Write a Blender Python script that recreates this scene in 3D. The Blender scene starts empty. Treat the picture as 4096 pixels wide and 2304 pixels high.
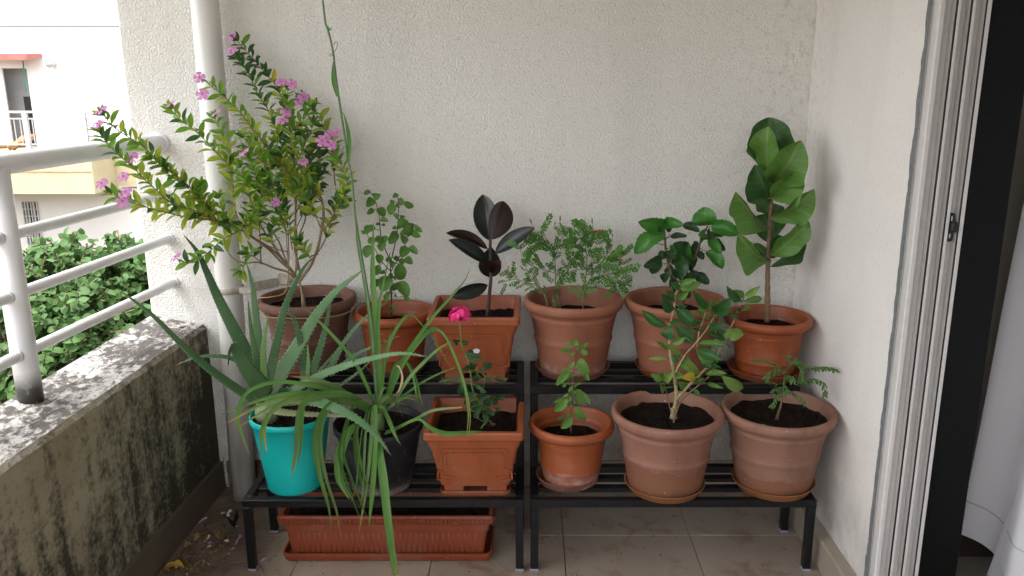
import bpy, bmesh, math, random
from mathutils import Vector, Matrix, noise

R = math.radians
rng = random.Random(7)
S = bpy.context.scene
COL = S.collection

# ------------------------------------------------------------------ camera
CAM = Vector((0.0, 0.0, 1.5))
PITCH = R(13.95)
FPX, PPX, PPY = 3278.0, 2110.0, 1152.0
cd = bpy.data.cameras.new('camera')
cam = bpy.data.objects.new('camera', cd)
COL.objects.link(cam)
cam.location = CAM
cam.rotation_euler = (R(90) - PITCH, 0, 0)
cd.sensor_width = 36.0
cd.lens = FPX / 4096 * 36.0
cd.shift_x = -(PPX - 2048) / 4096
cd.clip_start = 0.05
cd.clip_end = 400
S.camera = cam

# ------------------------------------------------------------------ light
W = bpy.data.worlds.new('World')
S.world = W
W.use_nodes = True
wn = W.node_tree
bg = wn.nodes['Background']
sky = wn.nodes.new('ShaderNodeTexSky')
sky.sky_type = 'NISHITA'
sky.sun_disc = False
SUN_EL, SUN_AZ = R(70), R(235)          # azimuth measured clockwise from +Y
sky.sun_elevation = SUN_EL
sky.sun_rotation = SUN_AZ
sky.air_density = 1.0
sky.dust_density = 4.0
sky.ozone_density = 1.0
hsv = wn.nodes.new('ShaderNodeHueSaturation')
hsv.inputs['Saturation'].default_value = 0.22     # overcast: cloud-white sky
wn.links.new(sky.outputs[0], hsv.inputs['Color'])
wn.links.new(hsv.outputs[0], bg.inputs['Color'])
bg.inputs['Strength'].default_value = 0.15
sd = bpy.data.lights.new('sun', 'SUN')
sun = bpy.data.objects.new('sun', sd)
COL.objects.link(sun)
sd.energy = 0.5
sd.angle = R(40)
sd.color = (1.0, 0.96, 0.9)
sdir = Vector((math.sin(SUN_AZ) * math.cos(SUN_EL), math.cos(SUN_AZ) * math.cos(SUN_EL), math.sin(SUN_EL)))
sun.rotation_euler = (-sdir).to_track_quat('-Z', 'Y').to_euler()

S.view_settings.view_transform = 'Standard'
S.view_settings.look = 'None'
S.view_settings.exposure = 2.62
S.view_settings.gamma = 1.0
S.view_settings.use_curve_mapping = False
S.render.engine = 'CYCLES'
cy = S.cycles
cy.max_bounces = 8
cy.diffuse_bounces = 5
cy.glossy_bounces = 3
cy.transmission_bounces = 4
cy.transparent_max_bounces = 4
cy.caustics_reflective = False
cy.caustics_refractive = False
cy.sample_clamp_indirect = 6.0
cy.use_denoising = True
try:
    cy.denoiser = 'OPENIMAGEDENOISE'
    cy.denoising_prefilter = 'ACCURATE'
except Exception:
    pass

# ------------------------------------------------------------------ helpers: photo pixel (4096 wide) -> point in the place
cp, sp = math.cos(PITCH), math.sin(PITCH)

def ray(u, v):
    a, b = (u - PPX) / FPX, (v - PPY) / FPX
    return Vector((a, cp - b * sp, -sp - b * cp))

def onY(u, v, Y):
    d = ray(u, v)
    return CAM + d * (Y / d.y)

def onZ(u, v, Z):
    d = ray(u, v)
    return CAM + d * ((Z - CAM.z) / d.z)

def mpp(p):
    """metres per photo pixel at point p"""
    d = p - CAM
    return (d.y * cp - d.z * sp) / FPX

class Crop:
    def __init__(s, x, y, k): s.x, s.y, s.k = x, y, k
    def __call__(s, x, y): return s.x + x / s.k, s.y + y / s.k

# ------------------------------------------------------------------ helpers: materials
def mat(name):
    m = bpy.data.materials.new(name)
    m.use_nodes = True
    nt = m.node_tree
    b = nt.nodes['Principled BSDF']
    return m, nt, b

def N(nt, t, **kw):
    n = nt.nodes.new(t)
    for k, v in kw.items():
        if k.startswith('_'):
            setattr(n, k[1:], v)
        else:
            n.inputs[k.replace('_', ' ')].default_value = v
    return n

def rgb(*c): return (c[0], c[1], c[2], 1.0)

def ramp(nt, src, stops):
    r = nt.nodes.new('ShaderNodeValToRGB')
    el = r.color_ramp.elements
    while len(el) < len(stops): el.new(0.5)
    for e, (p, c) in zip(el, stops):
        e.position = p
        e.color = rgb(*c) if not isinstance(c, (int, float)) else rgb(c, c, c)
    nt.links.new(src, r.inputs[0])
    return r.outputs[0]

def mixc(nt, fac, a, b, mode='MIX'):
    m = nt.nodes.new('ShaderNodeMix')
    m.data_type = 'RGBA'
    m.blend_type = mode
    for sock, val in ((m.inputs[0], fac), (m.inputs[6], a), (m.inputs[7], b)):
        if hasattr(val, 'is_output'): nt.links.new(val, sock)
        elif isinstance(val, (int, float)): sock.default_value = val
        else: sock.default_value = rgb(*val)
    return m.outputs[2]

def math_(nt, op, a, b=None, c=None, clamp=False):
    m = nt.nodes.new('ShaderNodeMath')
    m.operation = op
    m.use_clamp = clamp
    for i, val in enumerate((a, b, c)):
        if val is None: continue
        if hasattr(val, 'is_output'): nt.links.new(val, m.inputs[i])
        else: m.inputs[i].default_value = val
    return m.outputs[0]

def coords(nt, kind='Object'):
    return nt.nodes.new('ShaderNodeTexCoord').outputs[kind]

def mapped(nt, src, scale=(1, 1, 1), loc=(0, 0, 0)):
    m = nt.nodes.new('ShaderNodeMapping')
    m.inputs['Scale'].default_value = scale
    m.inputs['Location'].default_value = loc
    nt.links.new(src, m.inputs[0])
    return m.outputs[0]

def noise_(nt, vec, scale, detail=3, rough=.55, dist=0):
    n = nt.nodes.new('ShaderNodeTexNoise')
    n.inputs['Scale'].default_value = scale
    n.inputs['Detail'].default_value = detail
    n.inputs['Roughness'].default_value = rough
    n.inputs['Distortion'].default_value = dist
    nt.links.new(vec, n.inputs['Vector'])
    return n.outputs[0]

def bump(nt, b, h, strength, dist):
    n = nt.nodes.new('ShaderNodeBump')
    n.inputs['Strength'].default_value = strength
    n.inputs['Distance'].default_value = dist
    nt.links.new(h, n.inputs['Height'])
    nt.links.new(n.outputs[0], b.inputs['Normal'])
    return n

def worldpos(nt):
    return nt.nodes.new('ShaderNodeNewGeometry').outputs['Position']

def sep(nt, v):
    s = nt.nodes.new('ShaderNodeSeparateXYZ')
    nt.links.new(v, s.inputs[0])
    return s.outputs

def objrandom(nt):
    return nt.nodes.new('ShaderNodeObjectInfo').outputs['Random']

def m_stucco(name, c1, c2, coarse=1.0, strength=.8, grime=True):
    m, nt, b = mat(name)
    P = worldpos(nt)
    n1 = noise_(nt, P, 150 * coarse, 3, .5, .35)
    h = ramp(nt, n1, [(.36, 0), (.66, 1)])
    n2 = noise_(nt, P, 1.7, 4, .6)
    col = mixc(nt, ramp(nt, n2, [(.35, 0), (.7, 1)]), c1, c2)
    drip = ramp(nt, noise_(nt, mapped(nt, P, (5, 5, .5)), 1, 5, .6), [(.52, 0), (.72, .30)])
    col = mixc(nt, drip, col, tuple(x * .80 for x in c2))
    pit = ramp(nt, noise_(nt, P, 120 * coarse, 3), [(.59, 0), (.72, .42)])
    col = mixc(nt, pit, col, tuple(x * .60 for x in c2))
    if grime:
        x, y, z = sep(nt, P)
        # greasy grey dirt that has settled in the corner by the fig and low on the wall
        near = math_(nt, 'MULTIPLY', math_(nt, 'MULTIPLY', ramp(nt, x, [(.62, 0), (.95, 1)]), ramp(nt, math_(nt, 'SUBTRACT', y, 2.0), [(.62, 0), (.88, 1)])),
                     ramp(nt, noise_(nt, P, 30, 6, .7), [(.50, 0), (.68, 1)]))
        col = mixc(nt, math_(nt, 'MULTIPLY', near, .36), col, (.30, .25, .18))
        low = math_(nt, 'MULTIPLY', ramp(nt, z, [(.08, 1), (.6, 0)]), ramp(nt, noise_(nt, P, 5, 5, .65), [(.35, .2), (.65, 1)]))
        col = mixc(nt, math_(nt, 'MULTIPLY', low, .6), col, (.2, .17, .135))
    nt.links.new(col, b.inputs['Base Color'])
    b.inputs['Roughness'].default_value = .85
    b.inputs['Specular IOR Level'].default_value = .2
    bump(nt, b, h, strength, .007)
    return m

M = {}
M['stucco'] = m_stucco('stucco_cream', (.83, .81, .765), (.79, .765, .715), 1.0, .70)
M['stucco_side'] = m_stucco('stucco_side', (.80, .765, .73), (.75, .715, .675), 1.3, .22)
M['stucco_plain'] = m_stucco('stucco_plain', (.78, .76, .72), (.74, .72, .68), 1.0, .4, False)

def m_parapet():
    m, nt, b = mat('weathered_parapet')
    P = worldpos(nt)
    x, y, z = sep(nt, P)
    base = mixc(nt, ramp(nt, noise_(nt, P, 6, 4), [(.35, 0), (.65, 1)]), (.40, .36, .26), (.32, .28, .195))
    streak = noise_(nt, mapped(nt, P, (9, 17, 1.1)), 1.0, 5, .62, .3)
    blotch = noise_(nt, mapped(nt, P, (3, 3.2, 2.4), (3, 1, 0)), 1.0, 6, .7, .2)
    fine = noise_(nt, P, 70, 4, .6)
    depthward = ramp(nt, math_(nt, 'MULTIPLY_ADD', y, 1 / 1.6, -1.55 / 1.6), [(.0, .0), (.85, .25)])
    lowz = ramp(nt, math_(nt, 'MULTIPLY', z, 1 / .65), [(.1, .22), (.95, 0)])
    k = math_(nt, 'ADD', math_(nt, 'MULTIPLY', streak, .75), math_(nt, 'MULTIPLY', blotch, .55))
    k = math_(nt, 'ADD', k, math_(nt, 'MULTIPLY', math_(nt, 'SUBTRACT', fine, .5), .55))
    k = math_(nt, 'ADD', k, math_(nt, 'MULTIPLY', math_(nt, 'SUBTRACT', noise_(nt, P, 24, 5, .7), .5), .7))
    k = math_(nt, 'ADD', k, .06)
    k = math_(nt, 'ADD', k, math_(nt, 'ADD', depthward, lowz))
    msk = ramp(nt, math_(nt, 'MULTIPLY', k, .5), [(.385, 0), (.53, 1)])
    col = mixc(nt, math_(nt, 'MULTIPLY', msk, .88), base, (.03, .029, .022))
    # flaking whitewash over grey cement on the top of the wall
    flake = ramp(nt, math_(nt, 'ADD', math_(nt, 'MULTIPLY', noise_(nt, mapped(nt, P, (1, .55, 1)), 46, 5, .7, .5), .7), math_(nt, 'MULTIPLY', noise_(nt, P, 5, 3), .4)), [(.515, 0), (.61, 1)])
    spots = ramp(nt, noise_(nt, P, 150, 3), [(.58, 0), (.7, .8)])
    top = mixc(nt, flake, (.14, .125, .115), (.60, .58, .55))
    top = mixc(nt, spots, top, (.07, .062, .055))
    g = nt.nodes.new('ShaderNodeNewGeometry')
    nz = sep(nt, g.outputs['True Normal'])[2]
    isTop = ramp(nt, nz, [(.55, 0), (.8, 1)])
    col = mixc(nt, isTop, col, top)
    nt.links.new(col, b.inputs['Base Color'])
    b.inputs['Roughness'].default_value = .9
    b.inputs['Specular IOR Level'].default_value = .15
    hh = math_(nt, 'ADD', noise_(nt, P, 95, 4, .6), math_(nt, 'MULTIPLY', flake, .35))
    bump(nt, b, hh, .8, .005)
    return m
M['parapet'] = m_parapet()

def m_simple(name, c, rough=.5, var=.12, scale=18, spec=.4, metal=0, bumpy=0, bscale=120, coat=0):
    m, nt, b = mat(name)
    P = coords(nt)
    n = noise_(nt, P, scale, 4, .6)
    col = mixc(nt, ramp(nt, n, [(.3, 0), (.7, 1)]), tuple(x * (1 - var) for x in c), tuple(min(1, x * (1 + var)) for x in c))
    nt.links.new(col, b.inputs['Base Color'])
    b.inputs['Roughness'].default_value = rough
    b.inputs['Specular IOR Level'].default_value = spec
    b.inputs['Metallic'].default_value = metal
    b.inputs['Coat Weight'].default_value = coat
    if bumpy: bump(nt, b, noise_(nt, P, bscale, 3), bumpy, .002)
    return m

def m_whitepaint():
    m, nt, b = mat('white_gloss_paint')
    P = worldpos(nt)
    z = sep(nt, P)[2]
    col = mixc(nt, ramp(nt, noise_(nt, P, 8, 4), [(.35, 0), (.7, 1)]), (.84, .84, .85), (.76, .76, .78))
    specks = ramp(nt, noise_(nt, P, 75, 3), [(.70, 0), (.76, .8)])
    col = mixc(nt, specks, col, (.30, .26, .2))
    rust = math_(nt, 'MULTIPLY', ramp(nt, math_(nt, 'SUBTRACT', z, .66), [(.0, 1), (.05, .9), (.10, 0)]), ramp(nt, noise_(nt, P, 22, 4), [(.30, 0), (.46, 1)]))
    col = mixc(nt, rust, col, (.018, .013, .01))
    nt.links.new(col, b.inputs['Base Color'])
    b.inputs['Roughness'].default_value = .33
    return m
M['whitepaint'] = m_whitepaint()

def m_pipe():
    m, nt, b = mat('drain_pipe_plastic')
    P = worldpos(nt)
    z = sep(nt, P)[2]
    col = mixc(nt, ramp(nt, noise_(nt, mapped(nt, P, (20, 20, 2.0)), 1, 4), [(.35, 0), (.7, 1)]), (.70, .69, .66), (.60, .585, .55))
    dirt = math_(nt, 'MULTIPLY', ramp(nt, z, [(.0, .85), (.75, 0)]), ramp(nt, noise_(nt, mapped(nt, P, (16, 16, 4)), 1, 5, .65), [(.35, .15), (.65, 1)]))
    col = mixc(nt, dirt, col, (.27, .225, .17))
    nt.links.new(col, b.inputs['Base Color'])
    b.inputs['Roughness'].default_value = .38
    return m
M['pipe'] = m_pipe()
M['black'] = m_simple('black_enamel', (.006, .006, .007), .36, .3, 30, .35)
M['footcap'] = m_simple('grey_rubber_cap', (.30, .28, .34), .6)
M['alu'] = m_simple('powdercoat_frame', (.58, .56, .54), .45, .05, 40, .4, 0, .06, 300)
M['gasket'] = m_simple('black_gasket', (.015, .015, .018), .6)
M['sealant'] = m_simple('grey_sealant', (.17, .18, .19), .7, .25, 60)
M['granite'] = m_simple('black_granite', (.0035, .004, .004), .4, .75, 240, .18)
M['paintwood'] = m_simple('room_paint', (.26, .23, .19), .8, .05)
M['rust_clamp'] = m_simple('weathered_clamp', (.42, .38, .32), .6, .3, 60)
M['soil'] = m_simple('potting_soil', (.014, .009, .007), .95, .6, 90, .1, 0, 1.0, 180)
M['twine'] = m_simple('jute_twine', (.30, .20, .11), .9)
M['red_shade'] = m_simple('red_sunshade', (.36, .13, .115), .8, .2, 3)
M['yellow_band'] = m_simple('yellow_paint', (.47, .405, .26), .8, .08, 2)
M['white_wall'] = m_simple('white_wall_paint', (.80, .80, .80), .8, .03, 1.2)
M['shaded_wall'] = m_simple('shaded_wall_paint', (.55, .53, .50), .8, .05, 1.2)  # same white-grey wall, with the balcony's shade put into a greyer colour
M['white_rail'] = m_simple('white_rail_paint', (.40, .39, .38), .5, .15, 9)
M['dark_room'] = m_simple('room_behind_door', (.46, .46, .48), .8, .1, 2)
M['timber'] = m_simple('brown_timber', (.33, .19, .10), .7, .3, 12)
M['ground'] = m_simple('yard_ground', (.12, .10, .07), .95, .4, 1.5)
M['bark'] = m_simple('bark', (.16, .11, .07), .9, .35, 40, .2, 0, .6, 90)
M['glass'] = m_simple('window_glass', (.05, .05, .05), .15, .2, 2, .6)
M['rope_green'] = m_simple('green_cord', (.05, .30, .22), .7)
M['chip'] = m_simple('paint_chip', (.62, .62, .62), .7)
M['label_dark'] = m_simple('dark_hole', (.03, .018, .014), .8)

def m_tile():
    m, nt, b = mat('beige_floor_tile')
    P = worldpos(nt)
    x, y, z = sep(nt, P)
    rnd = objrandom(nt)
    col = mixc(nt, ramp(nt, noise_(nt, P, 3, 5, .6), [(.3, 0), (.7, 1)]), (.33, .275, .225), (.275, .225, .175))
    col = mixc(nt, math_(nt, 'MULTIPLY', rnd, .16), col, (.42, .36, .3))
    st = ramp(nt, noise_(nt, P, 8, 6, .7, .6), [(.52, 0), (.66, .8)])
    col = mixc(nt, st, col, (.19, .12, .07))
    sp = ramp(nt, noise_(nt, P, 55, 3), [(.68, 0), (.75, .7)])
    col = mixc(nt, sp, col, (.07, .045, .03))
    # leaf mould in the corner between parapet and stand
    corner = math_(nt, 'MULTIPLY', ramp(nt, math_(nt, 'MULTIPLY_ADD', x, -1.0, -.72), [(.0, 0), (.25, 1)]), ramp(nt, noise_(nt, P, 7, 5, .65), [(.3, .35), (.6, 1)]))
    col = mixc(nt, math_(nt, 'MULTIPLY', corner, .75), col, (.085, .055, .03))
    nt.links.new(col, b.inputs['Base Color'])
    b.inputs['Roughness'].default_value = .42
    return m
M['tile'] = m_tile()
M['grout'] = m_simple('grout', (.10, .07, .05), .9)

def m_skirt():
    m, nt, b = mat('skirting_tile')
    P = worldpos(nt)
    x = sep(nt, P)[0]
    col = mixc(nt, ramp(nt, noise_(nt, P, 5, 5), [(.3, 0), (.7, 1)]), (.36, .31, .255), (.28, .235, .185))
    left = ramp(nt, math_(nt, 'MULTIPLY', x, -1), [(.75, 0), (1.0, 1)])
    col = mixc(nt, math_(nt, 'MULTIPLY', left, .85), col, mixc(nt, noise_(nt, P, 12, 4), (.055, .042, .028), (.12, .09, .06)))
    nt.links.new(col, b.inputs['Base Color'])
    b.inputs['Roughness'].default_value = .5
    return m
M['skirt'] = m_skirt()

def m_terra(name, c, c2, rough=.7, wet=0.0, salt=0.0, wetcol=(.20, .085, .048)):
    """c, c2: clay tones; wet: height of the damp band above the base; salt: height of the white bloom"""
    m, nt, b = mat(name)
    P = coords(nt)
    x, y, z = sep(nt, P)
    n = noise_(nt, P, 7, 5, .6)
    col = mixc(nt, ramp(nt, n, [(.3, 0), (.7, 1)]), c, c2)
    col = mixc(nt, ramp(nt, noise_(nt, P, 60, 4), [(.6, 0), (.75, .25)]), col, tuple(v * 1.5 for v in c))
    col = mixc(nt, ramp(nt, noise_(nt, mapped(nt, P, (22, 22, 3)), 1, 5, .65), [(.50, 0), (.72, .42)]), col, tuple(v * .55 for v in c2))
    col = mixc(nt, ramp(nt, noise_(nt, mapped(nt, P, (4, 4, 6), (7, 3, 1)), 1, 5, .65), [(.50, 0), (.75, .30)]), col, (.34, .27, .23))
    wob = math_(nt, 'MULTIPLY_ADD', noise_(nt, P, 11, 6, .65), .085, -.042)
    if wet:
        k = ramp(nt, math_(nt, 'SUBTRACT', math_(nt, 'ADD', z, wob), wet), [(.0, 1), (.006, 0)])
        col = mixc(nt, k, col, wetcol)
        dark = math_(nt, 'MULTIPLY', ramp(nt, z, [(.01, 1), (.05, 0)]), ramp(nt, noise_(nt, P, 24, 5, .7), [(.45, 0), (.6, 1)]))
        col = mixc(nt, math_(nt, 'MULTIPLY', dark, .7), col, (.05, .03, .02))
    if salt:
        k = math_(nt, 'MULTIPLY', ramp(nt, math_(nt, 'SUBTRACT', math_(nt, 'ADD', z, wob), salt), [(.0, 1), (.02, 0)]), ramp(nt, noise_(nt, P, 30, 6, .7), [(.38, .05), (.68, .6)]))
        col = mixc(nt, k, col, (.50, .40, .36))
    sp = ramp(nt, noise_(nt, P, 90, 2), [(.735, 0), (.75, .8)])
    col = mixc(nt, sp, col, (.55, .45, .4))
    nt.links.new(col, b.inputs['Base Color'])
    b.inputs['Roughness'].default_value = rough
    b.inputs['Specular IOR Level'].default_value = .35
    bump(nt, b, noise_(nt, P, 160, 3), .12, .0015)
    return m
M['terra_brown'] = m_terra('old_brown_clay', (.175, .083, .058), (.13, .062, .045), .75)
M['terra_a'] = m_terra('terracotta_plain', (.30, .113, .064), (.26, .094, .052), .65)
M['terra_b'] = m_terra('terracotta_salty', (.295, .113, .066), (.255, .094, .054), .65, 0, .035)
M['terra_wet'] = m_terra('terracotta_damp', (0.262, 0.124, 0.086), (0.228, 0.107, 0.072), .7, .105)
M['terra_wet2'] = m_terra('terracotta_damp_low', (0.248, 0.128, 0.090), (0.213, 0.107, 0.072), .72, .068)
M['plastic_red'] = m_terra('red_plastic', (0.289, 0.072, 0.024), (0.262, 0.062, 0.021), .45)
M['plastic_salt'] = m_terra('red_plastic_salty', (0.303, 0.079, 0.028), (0.276, 0.069, 0.024), .45, 0, .045)
M['plastic_sq'] = m_terra('square_red_plastic', (0.297, 0.079, 0.029), (0.269, 0.069, 0.025), .48)
M['plastic_box'] = m_terra('box_red_plastic', (0.248, 0.059, 0.024), (0.213, 0.048, 0.021), .5)
M['saucer'] = m_terra('saucer_plastic', (0.262, 0.069, 0.024), (0.228, 0.059, 0.021), .5)
M['saucer_or'] = m_terra('saucer_orange', (0.317, 0.117, 0.034), (0.289, 0.100, 0.031), .5)
M['saucer_dull'] = m_terra('saucer_dull', (.27, .105, .07), (.22, .085, .055), .7)
M['teal'] = m_simple('turquoise_plastic', (.008, .44, .41), .42, .2, 4, .4, 0, .15, 60)
M['blackpot'] = m_terra('black_plastic', (.018, .02, .025), (.012, .013, .016), .5, 0, .02)

def m_leaf(name, c, c2, vein=(.2, .3, .08), veinamt=.35, under=None, rough=.4, nveins=9, trans=.28, var=.35, spec=.28, speckle=None):
    m, nt, b = mat(name)
    P = coords(nt)
    x, y, z = sep(nt, P)
    ay = math_(nt, 'ABSOLUTE', y)
    rnd = objrandom(nt)
    col = mixc(nt, math_(nt, 'MULTIPLY_ADD', rnd, var * 2, .5 - var, clamp=True), c, c2)
    col = mixc(nt, ramp(nt, noise_(nt, P, 5, 3), [(.3, 0), (.75, .5)]), col, c2)
    mid = ramp(nt, ay, [(.018, 1), (.05, 0)])
    lat = math_(nt, 'PINGPONG', math_(nt, 'MULTIPLY', math_(nt, 'SUBTRACT', x, math_(nt, 'MULTIPLY', ay, .55)), nveins), .5)
    lat = ramp(nt, lat, [(.03, 1), (.11, 0)])
    v = math_(nt, 'MAXIMUM', mid, math_(nt, 'MULTIPLY', lat, .55))
    col = mixc(nt, math_(nt, 'MULTIPLY', v, veinamt), col, vein)
    if under:
        bf = nt.nodes.new('ShaderNodeNewGeometry').outputs['Backfacing']
        col = mixc(nt, bf, col, under)
    nt.links.new(col, b.inputs['Base Color'])
    b.inputs['Roughness'].default_value = rough
    b.inputs['Specular IOR Level'].default_value = spec
    bump(nt, b, math_(nt, 'MULTIPLY', v, -1), .35, .002)
    if trans:
        tr = nt.nodes.new('ShaderNodeBsdfTranslucent')
        bright = mixc(nt, .5, col, tuple(min(1, q * 1.9) for q in c2))
        nt.links.new(bright, tr.inputs[0])
        mx = nt.nodes.new('ShaderNodeMixShader')
        mx.inputs[0].default_value = trans
        nt.links.new(b.outputs[0], mx.inputs[1])
        nt.links.new(tr.outputs[0], mx.inputs[2])
        nt.links.new(mx.outputs[0], nt.nodes['Material Output'].inputs[0])
    return m
M['lf_vinca'] = m_leaf('vinca_leaf_green', (.085, .22, .02), (.17, .33, .035))
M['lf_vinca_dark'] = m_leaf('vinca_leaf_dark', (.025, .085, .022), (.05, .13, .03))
M['lf_vinca_yel'] = m_leaf('vinca_leaf_yellowing', (.25, .36, .035), (.36, .42, .05), (.4, .44, .12))
M['lf_vinca_old'] = m_leaf('vinca_leaf_yellow', (.55, .46, .04), (.50, .38, .04), (.5, .4, .1))
M['lf_tulsi'] = m_leaf('holy_basil_leaf', (.055, .15, .025), (.095, .20, .038), (.14, .22, .07), .3)
M['lf_tulsi_young'] = m_leaf('young_basil_leaf', (.09, .22, .04), (.14, .29, .06), (.2, .34, .1), .3)
M['lf_rubber'] = m_leaf('rubber_leaf', (.010, .016, .014), (.014, .020, .016), (.035, .022, .018), .4, (.020, .010, .008), .28, 26, .0, .3, .4)
M['lf_fig'] = m_leaf('fiddle_fig_leaf', (.07, .17, .03), (.11, .23, .042), (.22, .28, .10), .55, (.085, .12, .045), .42, 6, .12)
M['lf_fig_dark'] = m_leaf('fiddle_fig_leaf_dark', (.03, .085, .022), (.042, .105, .028), (.12, .18, .07), .5, (.06, .09, .04), .4, 6, .08)
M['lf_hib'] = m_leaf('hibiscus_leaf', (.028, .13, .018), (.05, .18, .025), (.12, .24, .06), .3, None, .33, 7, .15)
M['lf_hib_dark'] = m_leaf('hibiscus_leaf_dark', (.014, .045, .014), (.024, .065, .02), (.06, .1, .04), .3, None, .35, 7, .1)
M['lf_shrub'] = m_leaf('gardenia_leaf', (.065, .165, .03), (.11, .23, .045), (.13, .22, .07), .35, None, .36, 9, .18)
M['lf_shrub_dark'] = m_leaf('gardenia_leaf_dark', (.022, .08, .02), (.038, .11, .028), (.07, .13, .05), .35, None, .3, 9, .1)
M['lf_shrub_light'] = m_leaf('gardenia_leaf_light', (.14, .24, .05), (.20, .31, .07), (.25, .36, .12), .35, None, .4, 9, .22)
M['lf_curry'] = m_leaf('curry_leaf', (.045, .115, .028), (.085, .17, .04), (.2, .26, .1), .5, None, .35, 9, .18)
M['lf_mari'] = m_leaf('marigold_leaf', (.05, .16, .025), (.10, .235, .04), (.1, .22, .05), .2, None, .5, 4, .2)
M['lf_mari_pale'] = m_leaf('marigold_leaf_pale', (.11, .18, .06), (.17, .24, .09), (.2, .28, .1), .2, None, .55, 4, .2)
M['lf_rose'] = m_leaf('rose_leaf', (.022, .065, .025), (.045, .10, .035), (.1, .15, .07), .35, None, .4, 9, .12)
M['lf_rose_dry'] = m_leaf('rose_leaf_dry', (.20, .12, .08), (.26, .15, .11), (.2, .14, .1), .3, None, .7, 9, .1)
M['lf_tree'] = m_leaf('tree_leaf', (.022, .062, .014), (.058, .125, .026), (.14, .24, .06), .2, None, .62, 6, .16)
M['lf_dry'] = m_leaf('dry_leaf', (.16, .10, .045), (.24, .15, .06), (.1, .06, .03), .4, None, .8, 8, .05)
M['lf_yellow_dry'] = m_leaf('yellow_dry_leaf', (.50, .30, .03), (.55, .36, .06), (.4, .2, .03), .4, None, .6, 8, .05)
M['petal'] = m_leaf('pink_petal', (.70, .28, .68), (.78, .40, .74), (.45, .04, .25), .55, (.72, .42, .70), .6, 0, .35)
M['petal_dry'] = m_leaf('fallen_petal', (.42, .15, .40), (.5, .3, .45), (.4, .2, .3), .2, None, .7, 0, .1)
M['petal_white'] = m_leaf('bleached_petal', (.6, .56, .52), (.68, .64, .6), (.6, .5, .5), .2, None, .7, 0, .1)
M['eye'] = m_simple('flower_eye', (.45, .01, .12), .6)
M['rose'] = m_leaf('rose_petal', (.72, .012, .14), (.80, .03, .20), (.6, .01, .12), .15, (.78, .06, .26), .45, 0, .18, .5)
M['mari_or'] = m_leaf('marigold_petal', (.62, .13, .01), (.5, .07, .01), (.7, .3, .02), .2, None, .6, 0, .1)
M['stem_green'] = m_simple('green_stem', (.12, .22, .06), .5, .2, 30)
M['stem_pale'] = m_simple('pale_bark_stem', (.30, .25, .13), .7, .35, 60, .3, 0, .5, 200)
M['stem_brown'] = m_simple('brown_stem', (.17, .105, .06), .8, .35, 50, .3, 0, .5, 150)
M['stem_purple'] = m_simple('purple_stem', (.07, .04, .035), .6, .3, 50)
M['stem_vinca'] = m_simple('vinca_bark', (.24, .17, .10), .75, .3, 45, .3, 0, .4, 150)

def m_blade(name, c, c2, tip=None):
    m, nt, b = mat(name)
    P = worldpos(nt)
    n = noise_(nt, mapped(nt, P, (14, 14, 5)), 1, 3)
    col = mixc(nt, ramp(nt, n, [(.35, 0), (.65, 1)]), c, c2)
    at = nt.nodes.new('ShaderNodeAttribute')
    at.attribute_name = 'along'
    if tip:
        col = mixc(nt, ramp(nt, at.outputs['Fac'], [(.82, 0), (.97, 1)]), col, tip)
    nt.links.new(col, b.inputs['Base Color'])
    b.inputs['Roughness'].default_value = .45
    b.inputs['Specular IOR Level'].default_value = .3
    tr = nt.nodes.new('ShaderNodeBsdfTranslucent')
    nt.links.new(col, tr.inputs[0])
    mx = nt.nodes.new('ShaderNodeMixShader')
    mx.inputs[0].default_value = .18
    nt.links.new(b.outputs[0], mx.inputs[1])
    nt.links.new(tr.outputs[0], mx.inputs[2])
    nt.links.new(mx.outputs[0], nt.nodes['Material Output'].inputs[0])
    return m
M['blade'] = m_blade('lily_blade', (.08, .20, .04), (.13, .27, .065), (.16, .22, .05))
M['blade_pale'] = m_blade('lily_blade_pale', (.13, .22, .075), (.18, .28, .10), (.30, .22, .05))
M['blade_yel'] = m_blade('lily_blade_yellow_tip', (.12, .21, .05), (.16, .25, .06), (.5, .30, .04))
M['blade_dry'] = m_blade('lily_blade_dry', (.40, .29, .16), (.46, .34, .2))
M['scape'] = m_simple('flower_stalk', (.10, .17, .085), .45, .25, 30)

def m_aloe(name, c, c2):
    m, nt, b = mat(name)
    P = worldpos(nt)
    col = mixc(nt, ramp(nt, noise_(nt, P, 9, 4), [(.35, 0), (.65, 1)]), c, c2)
    sp = ramp(nt, noise_(nt, P, 85, 2), [(.68, 0), (.75, .5)])
    col = mixc(nt, sp, col, (.24, .33, .2))
    at = nt.nodes.new('ShaderNodeAttribute')
    at.attribute_name = 'along'
    col = mixc(nt, ramp(nt, at.outputs['Fac'], [(.0, .5), (.25, 0)]), col, (.24, .31, .19))
    col = mixc(nt, ramp(nt, at.outputs['Fac'], [(.93, 0), (1.0, .8)]), col, (.22, .14, .08))
    nt.links.new(col, b.inputs['Base Color'])
    b.inputs['Roughness'].default_value = .5
    b.inputs['Specular IOR Level'].default_value = .25
    return m
M['aloe'] = m_aloe('aloe_skin', (.075, .165, .07), (.12, .215, .10))
M['aloe_dark'] = m_aloe('aloe_skin_dark', (.04, .095, .038), (.062, .125, .05))
M['aloe_lime'] = m_aloe('aloe_skin_young', (.13, .25, .07), (.17, .29, .10))
M['aloe_brown'] = m_aloe('aloe_skin_old', (.20, .23, .11), (.25, .25, .13))
M['thorn'] = m_simple('aloe_thorn', (.30, .38, .2), .6)

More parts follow.
